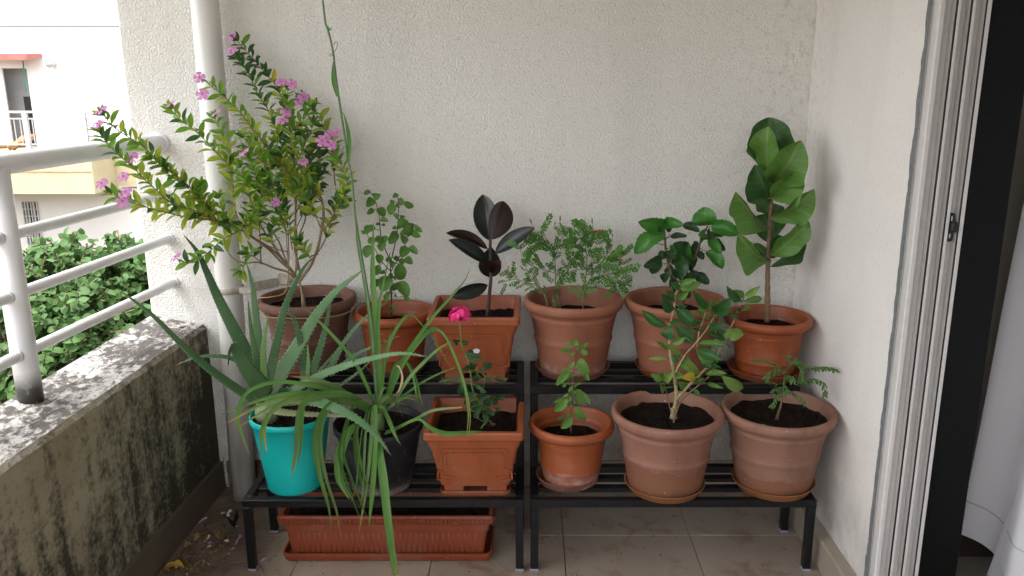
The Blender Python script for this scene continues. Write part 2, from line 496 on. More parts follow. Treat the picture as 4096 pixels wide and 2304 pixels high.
def m_cloth(name, c):
    m, nt, b = mat(name)
    P = worldpos(nt)
    w = noise_(nt, P, 700, 2)
    crease = noise_(nt, mapped(nt, P, (6, 6, 12)), 1, 4, .6)
    nt.links.new(mixc(nt, w, tuple(x * .95 for x in c), c), b.inputs['Base Color'])
    b.inputs['Roughness'].default_value = .85
    b.inputs['Specular IOR Level'].default_value = .15
    b.inputs['Sheen Weight'].default_value = .15
    bump(nt, b, crease, .35, .012)
    tr = nt.nodes.new('ShaderNodeBsdfTranslucent')
    tr.inputs[0].default_value = rgb(*c)
    mx = nt.nodes.new('ShaderNodeMixShader')
    mx.inputs[0].default_value = .2
    nt.links.new(b.outputs[0], mx.inputs[1])
    nt.links.new(tr.outputs[0], mx.inputs[2])
    nt.links.new(mx.outputs[0], nt.nodes['Material Output'].inputs[0])
    return m
M['curtain'] = m_cloth('white_curtain', (.82, .81, .85))
M['lining'] = m_cloth('grey_lining', (.50, .49, .52))

# ------------------------------------------------------------------ helpers: meshes
class MB:
    def __init__(s): s.v, s.f, s.sm, s.mi, s.at = [], [], [], [], None
    def add(s, v, f, smooth=False, mi=0):
        o = len(s.v)
        s.v += [tuple(p) for p in v]
        s.f += [tuple(i + o for i in q) for q in f]
        s.sm += [smooth] * len(f)
        s.mi += [mi] * len(f)
    def box(s, x0, x1, y0, y1, z0, z1, mi=0):
        v = [(x, y, z) for z in (z0, z1) for y in (y0, y1) for x in (x0, x1)]
        s.add(v, [(0, 2, 3, 1), (4, 5, 7, 6), (0, 1, 5, 4), (2, 6, 7, 3), (0, 4, 6, 2), (1, 3, 7, 5)], False, mi)
    def bbox(s, x0, x1, y0, y1, z0, z1, bev=.003, mi=0, seg=1):
        bm = bmesh.new()
        bmesh.ops.create_cube(bm, size=1)
        for q in bm.verts:
            q.co = Vector(((x0 + x1) / 2 + q.co.x * (x1 - x0), (y0 + y1) / 2 + q.co.y * (y1 - y0), (z0 + z1) / 2 + q.co.z * (z1 - z0)))
        bmesh.ops.bevel(bm, geom=bm.edges[:], offset=bev, segments=seg, affect='EDGES', profile=.5)
        bm.verts.index_update()
        s.add([q.co for q in bm.verts], [[q.index for q in f.verts] for f in bm.faces], False, mi)
        bm.free()
    def tube(s, pts, rad, n=8, cap=True, mi=0):
        pts = [Vector(p) for p in pts]
        if not isinstance(rad, (list, tuple)): rad = [rad] * len(pts)
        fr = frames(pts)
        vs, fs = [], []
        for p, r_, (t, a, b) in zip(pts, rad, fr):
            for k in range(n):
                an = 2 * math.pi * k / n
                vs.append(p + (a * math.cos(an) + b * math.sin(an)) * r_)
        for i in range(len(pts) - 1):
            for k in range(n):
                fs.append((i * n + k, i * n + (k + 1) % n, (i + 1) * n + (k + 1) % n, (i + 1) * n + k))
        if cap:
            fs.append(tuple(range(n - 1, -1, -1)))
            fs.append(tuple((len(pts) - 1) * n + k for k in range(n)))
        s.add(vs, fs, True, mi)
    def lathe(s, prof, n=56, mi=0, c=(0, 0, 0)):
        vs, fs = [], []
        for r_, z in prof:
            for k in range(n):
                a = 2 * math.pi * k / n
                vs.append((c[0] + r_ * math.cos(a), c[1] + r_ * math.sin(a), c[2] + z))
        for i in range(len(prof) - 1):
            for k in range(n):
                fs.append((i * n + k, i * n + (k + 1) % n, (i + 1) * n + (k + 1) % n, (i + 1) * n + k))
        s.add(vs, fs, True, mi)
    def mesh(s, name, mats):
        me = bpy.data.meshes.new(name)
        me.from_pydata(s.v, [], s.f)
        for m in (mats if isinstance(mats, (list, tuple)) else [mats]): me.materials.append(m)
        me.polygons.foreach_set('use_smooth', s.sm)
        me.polygons.foreach_set('material_index', s.mi)
        if s.at:
            a = me.attributes.new('along', 'FLOAT', 'POINT')
            a.data.foreach_set('value', s.at)
        me.update()
        return me
    def obj(s, name, mats, parent=None, loc=None):
        return link(name, s.mesh(name, mats), parent, loc)

def frames(pts, hint=None):
    """tangent + two normals, carried along the line without twisting"""
    n = len(pts)
    T = []
    for i in range(n):
        t = pts[min(i + 1, n - 1)] - pts[max(i - 1, 0)]
        T.append(t.normalized() if t.length > 1e-9 else Vector((0, 0, 1)))
    h = hint or (Vector((0, 0, 1)) if abs(T[0].z) < .9 else Vector((0, 1, 0)))
    b = (h - T[0] * h.dot(T[0])).normalized()
    out = []
    for i in range(n):
        b = (b - T[i] * b.dot(T[i]))
        b = b.normalized() if b.length > 1e-6 else T[i].orthogonal().normalized()
        out.append((T[i], b.cross(T[i]).normalized(), b))
    return out

def smooth(pts, n):
    """Catmull-Rom through pts, n samples by arc length"""
    pts = [Vector(p) for p in pts]
    if len(pts) == 2:
        return [pts[0].lerp(pts[1], i / (n - 1)) for i in range(n)]
    q = [2 * pts[0] - pts[1]] + pts + [2 * pts[-1] - pts[-2]]
    fine = []
    for i in range(1, len(q) - 2):
        for k in range(10):
            t = k / 10
            a, b, c, d = q[i - 1], q[i], q[i + 1], q[i + 2]
            fine.append(.5 * ((2 * b) + (c - a) * t + (2 * a - 5 * b + 4 * c - d) * t * t + (3 * b - a - 3 * c + d) * t ** 3))
    fine.append(pts[-1])
    L = [0]
    for a, b in zip(fine, fine[1:]): L.append(L[-1] + (b - a).length)
    out, j = [], 0
    for i in range(n):
        s = L[-1] * i / (n - 1)
        while j < len(L) - 2 and L[j + 1] < s: j += 1
        k = (s - L[j]) / max(L[j + 1] - L[j], 1e-9)
        out.append(fine[j].lerp(fine[j + 1], min(1, k)))
    return out

def link(name, data, parent=None, loc=None):
    o = bpy.data.objects.new(name, data)
    COL.objects.link(o)
    if loc is not None: o.location = loc
    if parent is not None:
        o.parent = parent
    return o

def tag(o, label=None, cat=None, group=None, kind=None):
    if label: o['label'] = label
    if cat: o['category'] = cat
    if group: o['group'] = group
    if kind: o['kind'] = kind
    return o

def thing(name, label, cat, loc=(0, 0, 0), group=None, kind=None):
    o = bpy.data.objects.new(name, None)
    COL.objects.link(o)
    o.location = loc
    o.empty_display_size = .05
    return tag(o, label, cat, group, kind)

def rel(mb, loc):
    """mesh built in world space -> local to a parent at loc"""
    l = Vector(loc)
    mb.v = [tuple(Vector(p) - l) for p in mb.v]
    return mb

# leaf outlines -----------------------------------------------------------
PROF = {
    'ellip': lambda t: math.sin(math.pi * t) ** .62,
    'lance': lambda t: (math.sin(math.pi * t ** .95)) ** .85,
    'ovate': lambda t: math.sin(math.pi * t ** .72) ** .75,
    'round': lambda t: math.sin(math.pi * t ** .85) ** .5,
    'fiddle': lambda t: (.18 + .30 * math.sin(math.pi * min(t / .5, 1)) * (1 - t) + .92 * max(0, math.sin(math.pi * max(0, t - .18) / .82)) ** .75 * t ** .5) * min(1, t * 9) * (1 if t < .92 else max(0, 1 - ((t - .92) / .08) ** 2) ** .5),
    'fig': lambda t: math.sin(math.pi * t ** 1.2) ** .6 * (.93 + .07 * math.cos(t * 14)),
    'petal': lambda t: (.10 + .9 * t ** .8) * (1 if t < .8 else max(0.0, 1 - ((t - .8) / .2) ** 2) ** .5),
    'heart': lambda t: math.sin(math.pi * (t * .88 + .1)) ** .6 * (1 if t < .9 else (1 - t) * 10) ** .5,
}
_lm = {}
def leaf_mesh(kind, matname, var=0, fold=.10, bow=.10, wave=0., serr=0., n=9):
    key = (kind, matname, var, fold, bow, wave, serr, n)
    if key in _lm: return _lm[key]
    r_ = random.Random(hash((kind, var)) & 0xffff if False else var * 131 + len(kind))
    f = PROF[kind]
    fb = bow * r_.uniform(.5, 1.4)
    ff = fold * r_.uniform(.5, 1.5)
    ph = r_.uniform(0, 6.28)
    side = r_.uniform(-.06, .06)
    ys = (-1, -.55, 0, .55, 1)
    v, fa = [], []
    for i in range(n + 1):
        t = i / n
        w = max(f(min(max(t, .004), .996)), 0.02) * .5
        for y in ys:
            k = 1.0
            if serr and abs(y) == 1: k = 1 + serr * (1 if i % 2 else -1)
            yy = y * w * k
            z = fb * 4 * t * (1 - t) + ff * abs(yy) * 2 * (.45 + .5 * abs(y))
            if wave: z += wave * math.sin(t * 9 + ph + (2 if y > 0 else 0)) * abs(y) * w * 2
            v.append((t, yy + side * math.sin(math.pi * t), z))
    for i in range(n):
        for k in range(4):
            a = i * 5 + k
            fa.append((a, a + 5, a + 6, a + 1))
    mb = MB()
    mb.add(v, fa, True)
    _lm[key] = mb.mesh('leaf', M[matname])
    return _lm[key]

def leaf_matrix(B, T, width, roll=0., nrm=None):
    ax = T - B
    L = ax.length
    X = ax.normalized()
    h = nrm if nrm is not None else (CAM - (B + T) / 2)
    Nn = h - X * h.dot(X)
    Nn = Nn.normalized() if Nn.length > 1e-6 else X.orthogonal().normalized()
    if roll: Nn = Matrix.Rotation(roll, 3, X) @ Nn
    Y = Nn.cross(X)
    k = (L + width) * .5
    return Matrix(((X.x * L, Y.x * width, Nn.x * k, B.x), (X.y * L, Y.y * width, Nn.y * k, B.y), (X.z * L, Y.z * width, Nn.z * k, B.z), (0, 0, 0, 1)))

def put_leaf(parent, me, B, T, width, roll=0., nrm=None, name='leaf'):
    o = bpy.data.objects.new(name, me)
    COL.objects.link(o)
    o.parent = parent
    m = leaf_matrix(B, T, width, roll, nrm)
    o.matrix_basis = Matrix.Translation(-Vector(parent.location)) @ m
    return o

def ribbon(pts, wid, fold=.18, n=18, hint=None):
    """strap leaf: pts 3-D control points, wid list over length"""
    P = smooth(pts, n)
    fr = frames(P, hint or (CAM - P[0]))
    mb = MB()
    v, f, at = [], [], []
    for i, (p, (t, a, b)) in enumerate(zip(P, fr)):
        s = i / (n - 1)
        j = s * (len(wid) - 1)
        k = min(int(j), len(wid) - 2)
        w = (wid[k] + (wid[k + 1] - wid[k]) * (j - k)) * .5
        v += [p - a * w + b * (fold * w), p - b * fold * w * .4, p + a * w + b * (fold * w)]
        at += [s] * 3
    for i in range(n - 1):
        for k in range(2):
            q = i * 3 + k
            f.append((q, q + 1, q + 4, q + 3))
    mb.add(v, f, True)
    mb.at = at
    return mb

def aloe_leaf(pts, w, n=22, hint=None, thick=.30, teeth=True, seed=0):
    r_ = random.Random(seed)
    P = smooth(pts, n)
    fr = frames(P, hint or (CAM - P[0]))
    mb = MB()
    v, f, at = [], [], []
    ring = 10
    edge = []
    for i, (p, (t, a, b)) in enumerate(zip(P, fr)):
        s = i / (n - 1)
        ww = w * .5 * (1.0 - .12 * (1 - min(1, s * 5))) * (1 - s ** 1.35) ** .8 + .0008
        for k in range(ring):
            an = 2 * math.pi * k / ring
            c, d = math.cos(an), math.sin(an)
            hgt = -thick * 1.5 * ww * abs(d) if d < 0 else thick * .25 * ww * d
            v.append(p + a * (c * ww) + b * hgt)
            at.append(s)
        edge.append((p, t, a, b, ww))
    for i in range(n - 1):
        for k in range(ring):
            f.append((i * ring + k, i * ring + (k + 1) % ring, (i + 1) * ring + (k + 1) % ring, (i + 1) * ring + k))
    f.append(tuple(range(ring - 1, -1, -1)))
    f.append(tuple((n - 1) * ring + k for k in range(ring)))
    mb.add(v, f, True)
    if teeth:
        L = sum((b - a).length for a, b in zip(P, P[1:]))
        m = int(L / .014)
        for sgn in (-1, 1):
            for k in range(1, m):
                s = (k + r_.uniform(-.2, .2)) / m
                if s < .03 or s > .95: continue
                j = s * (n - 1)
                i = min(int(j), n - 2)
                fr_ = j - i
                p0, t, a, b, w0 = edge[i]
                p1, w1 = edge[i + 1][0], edge[i + 1][4]
                q = p0.lerp(p1, fr_) + a * (sgn * (w0 + (w1 - w0) * fr_) * .97)
                h = min(.0045, .0022 + w0 * .1)
                mb.add([q - t * h * .6 + b * .0008, q + t * h * .6 + b * .0008, q - b * .0016, q + a * sgn * h + t * h * .5],
                       [(0, 1, 3), (1, 2, 3), (2, 0, 3)], False, 1)
                at += [.5] * 4
    mb.at = at
    return mb

# ================================================================== THE PLACE
XL_IN, XL_OUT, XR, YB = -1.175, -1.385, .965, 2.88
ZC = 2.72
YN = -1.9

# sheltered yard far below and the sky beyond
g = MB(); g.box(-150, 150, -60, 220, -3.6, -3.4); tag(g.obj('ground', M['ground']), kind='structure')

# floor slab + tiles
fl = MB(); fl.box(-1.36, .99, YN, 3.0, -.16, -.006)
floor = tag(fl.obj('floor', M['grout']), kind='structure')
TS = .434
for i in range(-4, 4):
    for j in range(-1, 12):
        x0, x1 = .122 + TS * i, .122 + TS * (i + 1)
        y1 = 2.522 - TS * (j - 0); y0 = y1 - TS
        if j == -1: y0, y1 = 2.522, 2.522 + TS
        x0, x1, y0, y1 = max(x0, -1.17), min(x1, .955), max(y0, YN), min(y1, 2.875)
        if x1 - x0 < .02 or y1 - y0 < .02: continue
        m_ = MB(); m_.bbox(x0 + .0012, x1 - .0012, y0 + .0012, y1 - .0012, -.010, rng.uniform(-.0004, .0004), .0012)
        c = Vector(((x0 + x1) / 2, (y0 + y1) / 2, 0))
        rel(m_, c).obj('tile', M['tile'], floor, c)

ce = MB(); ce.box(-2.15, 3.6, YN - .1, 3.05, ZC, ZC + .14); tag(ce.obj('ceiling', M['stucco_plain']), kind='structure')  # unseen slab; its left overhang is added to shade the wall's end

# end wall (stucco): subdivided slightly irregular left arris
def skirting(parent, runs, mname='skirt'):
    for (x0, x1, y0, y1, z0, z1) in runs:
        m_ = MB(); m_.bbox(x0, x1, y0, y1, z0, z1, .004)
        m_.obj('skirting_tile', M[mname], parent)

wb = MB()
nz = 60
v = []
for i in range(nz + 1):
    z = -3.4 + (ZC + 3.4) * i / nz
    dx = noise.noise(Vector((0, 0, z * 9))) * .004
    for (x, y) in ((-1.379 + dx, YB + .018), (-1.379 + .012 + dx * .5, YB), (-.5, YB), (1.25, YB), (1.25, YB + .17), (-1.379, YB + .17)):
        v.append((x, y, z))
f = []
for i in range(nz):
    for k in range(6):
        a, b = i * 6 + k, i * 6 + (k + 1) % 6
        f.append((a, b, b + 6, a + 6))
wb.add(v, f, False)
wall = tag(wb.obj('end_wall', M['stucco']), 'cream rough stucco wall behind the two rows of potted plants', 'wall', kind='thing')
xs = [-1.15, -.745, -.311, .122, .557, .93]
skirting(wall, [(a + .001, b - .001, YB - .012, YB + .002, 0.001, .108) for a, b in zip(xs, xs[1:])])

# side wall with the opening for the sliding door
ws = MB()
ws.box(XR, 1.198, 2.06, YB - .001, -.16, ZC - .001)
ws.box(XR, 1.198, .1, 2.059, 2.2, ZC - .001)
ws.box(XR, 1.198, YN, .099, -.16, ZC - .001)
swall = tag(ws.obj('side_wall', M['stucco_side']), 'smoother cream side wall running from the corner to the sliding door frame', 'wall', kind='thing')
skirting(swall, [(XR - .040, XR + .002, 2.46, 2.866, .001, .104), (XR - .040, XR + .002, 2.075, 2.458, .001, .104)])
# ragged bead of grey sealant between wall and frame
se = MB()
v, f = [], []
for i in range(121):
    z = .05 + 2.1 * i / 120
    w = .020 + .006 * noise.noise(Vector((5, 0, z * 14))) + .004 * noise.noise(Vector((9, 0, z * 60)))
    v += [(XR - .0012, 2.06 + w, z), (XR - .004, 2.06 + w * .6, z), (XR - .004, 2.054, z)]
for i in range(120):
    for k in range(2):
        a = i * 3 + k
        f.append((a, a + 1, a + 4, a + 3))
se.add(v, f, True)
tag(se.obj('sealant_bead', M['sealant'], swall))
we = MB(); we.box(-1.44, XR, YN - .12, YN - .001, -.16, .66)
tag(we.obj('rear_parapet', M['stucco_plain']), 'plain low cream wall at the open end of the balcony behind the camera', 'wall', kind='thing')

# parapet, its top sloping gently inwards, edges worn
pa = MB()
ny = 90
v, f = [], []
for i in range(ny + 1):
    y = YN + .001 + (YB - .002 - YN) * i / ny
    flare = (YB - y) * .022
    e = noise.noise(Vector((y * 7, 2, 0))) * .0045 + noise.noise(Vector((y * 24, 5, 0))) * .003
    xi, xo = XL_IN - flare * 1.1, XL_OUT - flare * .7
    v += [(xi, y, -.16), (xi, y, .60), (xi + e * .4, y, .634 + e), (xi - .012, y, .649 + e * .6), ((xi + xo) / 2, y, .664 + e * .5),
          (xo + .012, y, .682), (xo, y, .668), (xo, y, -.5)]
for i in range(ny):
    for k in range(8):
        a, b = i * 8 + k, i * 8 + (k + 1) % 8
        f.append((b, a, a + 8, b + 8))
pa.add(v, f, False)
par = tag(pa.obj('parapet_wall', M['parapet']), 'low parapet wall with black mould streaks and flaking whitewash on top', 'wall', kind='thing')
for y0, y1 in ((2.43, 2.865), (1.99, 2.428), (1.55, 1.988), (1.11, 1.548)):
    xa, xb = XL_IN - (YB - y0) * .0242, XL_IN - (YB - y1) * .0242
    m_ = MB()
    t = .02
    v = [(xa - .004, y0, .001), (xa + t, y0, .001), (xb + t, y1, .001), (xb - .004, y1, .001), (xa - .004, y0, .11), (xa + t - .004, y0, .11), (xb + t - .004, y1, .11), (xb - .004, y1, .11)]
    m_.add(v, [(0, 3, 2, 1), (4, 5, 6, 7), (0, 1, 5, 4), (1, 2, 6, 5), (2, 3, 7, 6), (3, 0, 4, 7)])
    m_.obj('skirting_tile', M['skirt'], par)

# railing
post1 = Vector((-1.342, 2.077, .665)); wallx = -1.278; post2 = Vector((-1.36, .95, .66))
rl = thing('balcony_railing', 'white painted tubular steel railing fixed on the mouldy parapet', 'railing', post1)
def railbar(name, z, r_):
    m_ = MB()
    pts = [Vector((wallx, YB - .001, z)), Vector((post1.x, post1.y, z)), Vector((post2.x, post2.y, z)), Vector((post2.x + .01, -.1, z))]
    m_.tube([pts[0]] + [pts[0].lerp(pts[1], k) for k in (.5, .97)] + [pts[1].lerp(pts[2], .03)] + [pts[2], pts[3]], r_, 18)
    rel(m_, rl.location).obj(name, M['whitepaint'], rl)
    fl_ = MB(); fl_.tube([Vector((wallx, YB + .002, z)), Vector((wallx - .0006, YB - .009, z))], r_ * 1.32, 18)
    rel(fl_, rl.location).obj('wall_flange', M['whitepaint'], rl)
railbar('top_rail', 1.303, .0275)
for z in (1.122, .966, .806): railbar('rail', z, .0155)
for p in (post1, post2):
    m_ = MB(); m_.tube([p + Vector((0, 0, -.01)), p + Vector((0, 0, .3)), Vector((p.x, p.y, 1.296))], .0315, 22)
    rel(m_, rl.location).obj('post', M['whitepaint'], rl)
    for z in (1.122, .966, .806):
        m_ = MB()
        d = Vector((wallx - post1.x, YB - post1.y, 0)).normalized() if p is post1 else Vector((0, 1, 0))
        c = Vector((p.x, p.y, z))
        for s_ in (-1, 1):
            m_.tube([c + d * (.026 * s_), c + d * (.036 * s_)], [.0205, .0165], 16)
        rel(m_, rl.location).obj('weld', M['whitepaint'], rl)

# drain pipe
pc = Vector((-1.047, 2.795, 0))
dp = thing('drain_pipe', 'tall off-white drain pipe standing beside the stucco wall', 'pipe', pc)
m_ = MB(); m_.tube([Vector((-.014, 0, .002)), Vector((0, 0, .9)), Vector((.006, 0, ZC))], .0445, 32); m_.obj('pipe', M['pipe'], dp)
cz = onY(930, 1168, 2.75).z
m_ = MB(); m_.lathe([(.0447, -.011), (.049, -.011), (.0495, 0), (.049, .011), (.0447, .011)], 32, 0, (0, 0, cz)); m_.obj('clamp_ring', M['rust_clamp'], dp)
for ya in (-.030, -.018):
    m_ = MB(); m_.bbox(.043, .085, ya, ya + .005, cz - .010, cz + .012, .0015); m_.obj('clamp_lug', M['rust_clamp'], dp)
m_ = MB()
for (xa, ya), (xb, yb) in (((.075, -.012), (.15, .068)),):
    d_ = Vector((xb - xa, yb - ya, 0)).normalized(); n_ = Vector((-d_.y, d_.x, 0)) * .0025
    v = [Vector((x, y, 0)) + n_ * e + Vector((0, 0, cz + z)) for (x, y) in ((xa, ya), (xb, yb)) for e in (-1, 1) for z in (-.008, .024)]
    m_.add(v, [(0, 1, 3, 2), (4, 6, 7, 5), (0, 4, 5, 1), (2, 3, 7, 6), (0, 2, 6, 4), (1, 5, 7, 3)])
m_.obj('bracket_arm', M['rust_clamp'], dp)
m_ = MB(); m_.bbox(.148, .215, .070, .083, cz - .006, cz + .038, .006); m_.obj('wall_bracket', M['rust_clamp'], dp)
m_ = MB(); m_.tube([Vector((.19, .0705, cz + .016)), Vector((.19, .062, cz + .016))], .011, 6); m_.obj('bolt', M['rust_clamp'], dp)

# ------------------------------------------------------------------ sliding door jamb, granite lining, room, curtain
fx0, fx1 = XR, 1.086
fw = fx1 - fx0
df = thing('sliding_door_frame', 'off-white three-track sliding door frame with black gaskets', 'door frame', (fx0, 2.05, 0))
def fr_(a): return fx0 + fw * a
def upright(name, a0, a1, y0, y1, mname, bev=.001):
    m_ = MB(); m_.bbox(fr_(a0), fr_(a1), y0, y1, .004, 2.19, bev)
    return rel(m_, df.location).obj(name, M[mname], df)
upright('back_plate', .02, .995, 2.045, 2.0585, 'alu')
upright('outer_flange', .0, .125, 2.020, 2.0445, 'alu', .003)
for (a, b, c, d) in ((.315, .35, .352, .415), (.60, .632, .634, .70), (.89, .918, .92, 1.0)):
    upright('gasket', a, b, 2.0185, 2.0222, 'gasket', .0006)
    upright('track_fin', c, d, 2.018, 2.0222, 'alu', .001)
    upright('track_wall', a + .004, d, 2.0225, 2.0445, 'alu', .001)
for a, uu in ((.47, (3727, 915)), (.71, (3638, 2035))):
    p = onY(uu[0], uu[1], 2.045)
    m_ = MB(); m_.tube([Vector((p.x, 2.0449, p.z)), Vector((p.x, 2.0435, p.z))], .006, 12); rel(m_, df.location).obj('screw_hole', M['label_dark'], df)
lz0, lz1 = onY(3795, 962, 2.04).z, onY(3810, 850, 2.04).z
m_ = MB()
m_.bbox(fr_(.702), fr_(.83), 2.022, 2.0445, lz0, lz1, .003); m_.bbox(fr_(.73), fr_(.875), 2.010, 2.0218, (lz0 + lz1) / 2 - .01, (lz0 + lz1) / 2 + .016, .004)
la = rel(m_, df.location).obj('latch', M['gasket'], df)
for k in (.2, .82):
    zz = lz0 + (lz1 - lz0) * k
    m_ = MB(); m_.bbox(fr_(.745), fr_(.768), 2.0212, 2.0219, zz - .005, zz + .006, .0003); rel(m_, df.location).obj('latch_slot', M['alu'], la)

gj = MB(); gj.bbox(1.0875, 1.202, 2.036, 2.0590, .002, 2.19, .002)
tag(gj.obj('granite_jamb', M['granite']), 'black speckled granite lining beside the sliding door frame', 'door jamb')

rm = MB()
rm.box(1.1985, 3.5, YN, 2.4, -.16, -.001)
rm.box(1.1985, 3.5, 2.4, 2.5, -.16, ZC - .001)
rm.box(3.5, 3.6, YN, 2.5, -.16, ZC - .001)
rm.box(1.1985, 3.6, YN - .1, YN - .001, -.16, ZC - .001)
room = tag(rm.obj('room', M['paintwood']), kind='structure')
m_ = MB(); m_.bbox(1.206, 3.49, 2.388, 2.402, .001, .1, .003); m_.obj('skirting_tile', M['label_dark'], room)

# curtain: gathered panel hanging inside the opening, with a stitched hem and a lining peeping out below
cu = thing('curtain', 'white gathered curtain hanging inside the dark doorway', 'curtain', (1.33, 1.6, 0))
def curtain_sheet(y_far, y_near, z0, z1, amp, xo, seed, flare, hemwave=0.0, ny=150, nzz=26):
    mb = MB()
    v, f = [], []
    for j in range(nzz + 1):
        s = j / nzz
        for i in range(ny + 1):
            u = i / ny
            zb = z0 + hemwave * math.sin(u * 40 + seed)
            z = z1 + (zb - z1) * s
            yy = y_far + flare * s * (1 - u) + (y_near - y_far) * u
            ph = -1.7 + u * 2 * math.pi * 6.3 + 1.4 * min(1, u * 4) * noise.noise(Vector((u * 3, s * .8, seed)))
            x = xo + amp * (.45 + .55 * s) * math.sin(ph) + .012 * noise.noise(Vector((u * 14, s * 3, seed + 4)))
            y = yy + .018 * math.cos(ph * 1.0) * s
            v.append((x, y, z))
    for j in range(nzz):
        for i in range(ny):
            a = j * (ny + 1) + i
            f.append((a, a + 1, a + ny + 2, a + ny + 1))
    mb.add(v, f, True)
    return rel(mb, cu.location)
sheet = curtain_sheet(2.135, .75, .145, 2.4, .024, 1.366, 1, .16).obj('curtain_panel', M['curtain'], cu)
lin = curtain_sheet(2.06, .78, .075, .6, .02, 1.384, 1, .10, .012).obj('lining', M['lining'], cu)
m_ = MB(); m_.tube([Vector((1.35, .6, 2.41)), Vector((1.35, 2.3, 2.41))], .012, 12)
cr = tag(m_.obj('curtain_rod', M['alu']), 'slim rod above the doorway carrying the white curtain', 'curtain rod')
# hem line: a narrow raised fold of the same cloth
def hemline(z, w):
    mb = MB(); v, f = [], []
    ny = 150
    s = (2.4 - z) / (2.4 - .145)
    for i in range(ny + 1):
        u = i / ny
        yy = 2.135 + .16 * s * (1 - u) + (.75 - 2.135) * u
        ph = -1.7 + u * 2 * math.pi * 6.3 + 1.4 * min(1, u * 4) * noise.noise(Vector((u * 3, s * .8, 1)))
        x = 1.366 + .024 * (.45 + .55 * s) * math.sin(ph) + .012 * noise.noise(Vector((u * 14, s * 3, 5)))
        y = yy + .018 * math.cos(ph) * s
        v += [(x - .0025, y, z - w), (x - .004, y, z), (x + .002, y, z + w)]
    for i in range(ny):
        for k in range(2):
            a = i * 3 + k
            f.append((a, a + 3, a + 4, a + 1))
    mb.add(v, f, True)
    return rel(mb, cu.location)
hemline(.262, .0022).obj('hem_stitching', M['lining'], cu)

# ------------------------------------------------------------------ plant stands
def stand(x0, x1, label):
    t = thing('plant_stand', label, 'plant stand', ((x0 + x1) / 2, 2.55, 0), 'black two-tier metal plant stands')
    cx = (x0 + x1) / 2
    q = .026
    def part(name, a0, a1, b0, b1, c0, c1, bev=.0025):
        m_ = MB(); m_.bbox(a0, a1, b0, b1, c0, c1, bev)
        return rel(m_, t.location).obj(name, M['black'], t)
    H1, H2 = .25, .535
    Y0, Y1, Y2 = 2.305, 2.536, 2.775
    for xa in (x0, x1 - q):
        for (y, h) in ((Y0, H1 - q), (Y1, H2 - q), (Y2, H2 - q)):
            l_ = part('leg', xa + .0005, xa + q - .0005, y, y + q, .009, h)
            m_ = MB(); m_.bbox(xa - .001, xa + q + .001, y - .0015, y + q + .0015, .0005, .0085, .002)
            rel(m_, t.location).obj('foot_cap', M['footcap'], l_)
    for (ya, yb, h) in ((Y0, Y1, H1), (Y1, Y2, H2)):
        part('rail', x0, x1, ya, ya + q, h - q, h)
        if h == H1: part('rail', x0 + q + .001, x1 - q - .001, yb + .001, yb + q, h - q, h)
        else: part('rail', x0, x1, yb, yb + q, h - q, h)
        for xa in (x0, x1 - q): part('side_rail', xa, xa + q, ya + q + .0005, yb - .0005, h - q, h)
        gap = (yb - ya - q)
        for k in (1, 2):
            yc = ya + q + gap * k / 3
            part('slat', x0 + q + .001, x1 - q - .001, yc - .016, yc + .016, h - .016, h - .001)
    return t
stand(-.887, -.012, 'black two-tier metal stand by the drain pipe holding the turquoise bucket')
stand(.009, .898, 'black two-tier metal stand in the corner by the side wall')

# ------------------------------------------------------------------ pots
BIG = [(0, .0), (.63, 0), (.66, .012), (.70, .18), (.755, .40), (.772, .435), (.792, .462), (.792, .485), (.778, .51), (.79, .55), (.845, .745), (.862, .765), (.872, .79), (.862, .81), (.875, .83), (.905, .845),
       (.905, .862), (.955, .872), (.985, .90), (1.0, .94), (.998, .97), (.975, .992), (.94, 1.0), (.905, .992), (.882, .96), (.876, .92), (.85, .86), (.835, .80), (.80, .70), (.70, .40), (0, .38)]
RND = [(0, 0), (.61, 0), (.635, .015), (.665, .12), (.70, .25), (.712, .262), (.712, .275), (.705, .285), (.775, .62), (.787, .70), (.80, .712), (.80, .73), (.792, .74), (.812, .825), (.84, .838), (.93, .84), (.975, .865),
       (1.0, .905), (.995, .95), (.96, .99), (.92, 1.0), (.88, .99), (.862, .965), (.84, .90), (.79, .70), (.72, .40), (0, .38)]
BUCK = [(0, 0), (.62, 0), (.665, .008), (.69, .03), (.79, .40), (.866, .66), (.945, .905), (.955, .91), (.985, .915), (1.0, .94), (1.0, .965), (.985, .99), (.965, 1.0), (.945, .985), (.93, .93), (.86, .70), (0, .68)]
BLK = [(0, 0), (.66, 0), (.69, .012), (.70, .03), (.935, .885), (.94, .89), (.985, .895), (1.0, .92), (1.0, .985), (.985, 1.0), (.96, 1.0), (.94, .98), (.915, .89), (.85, .70), (0, .66)]

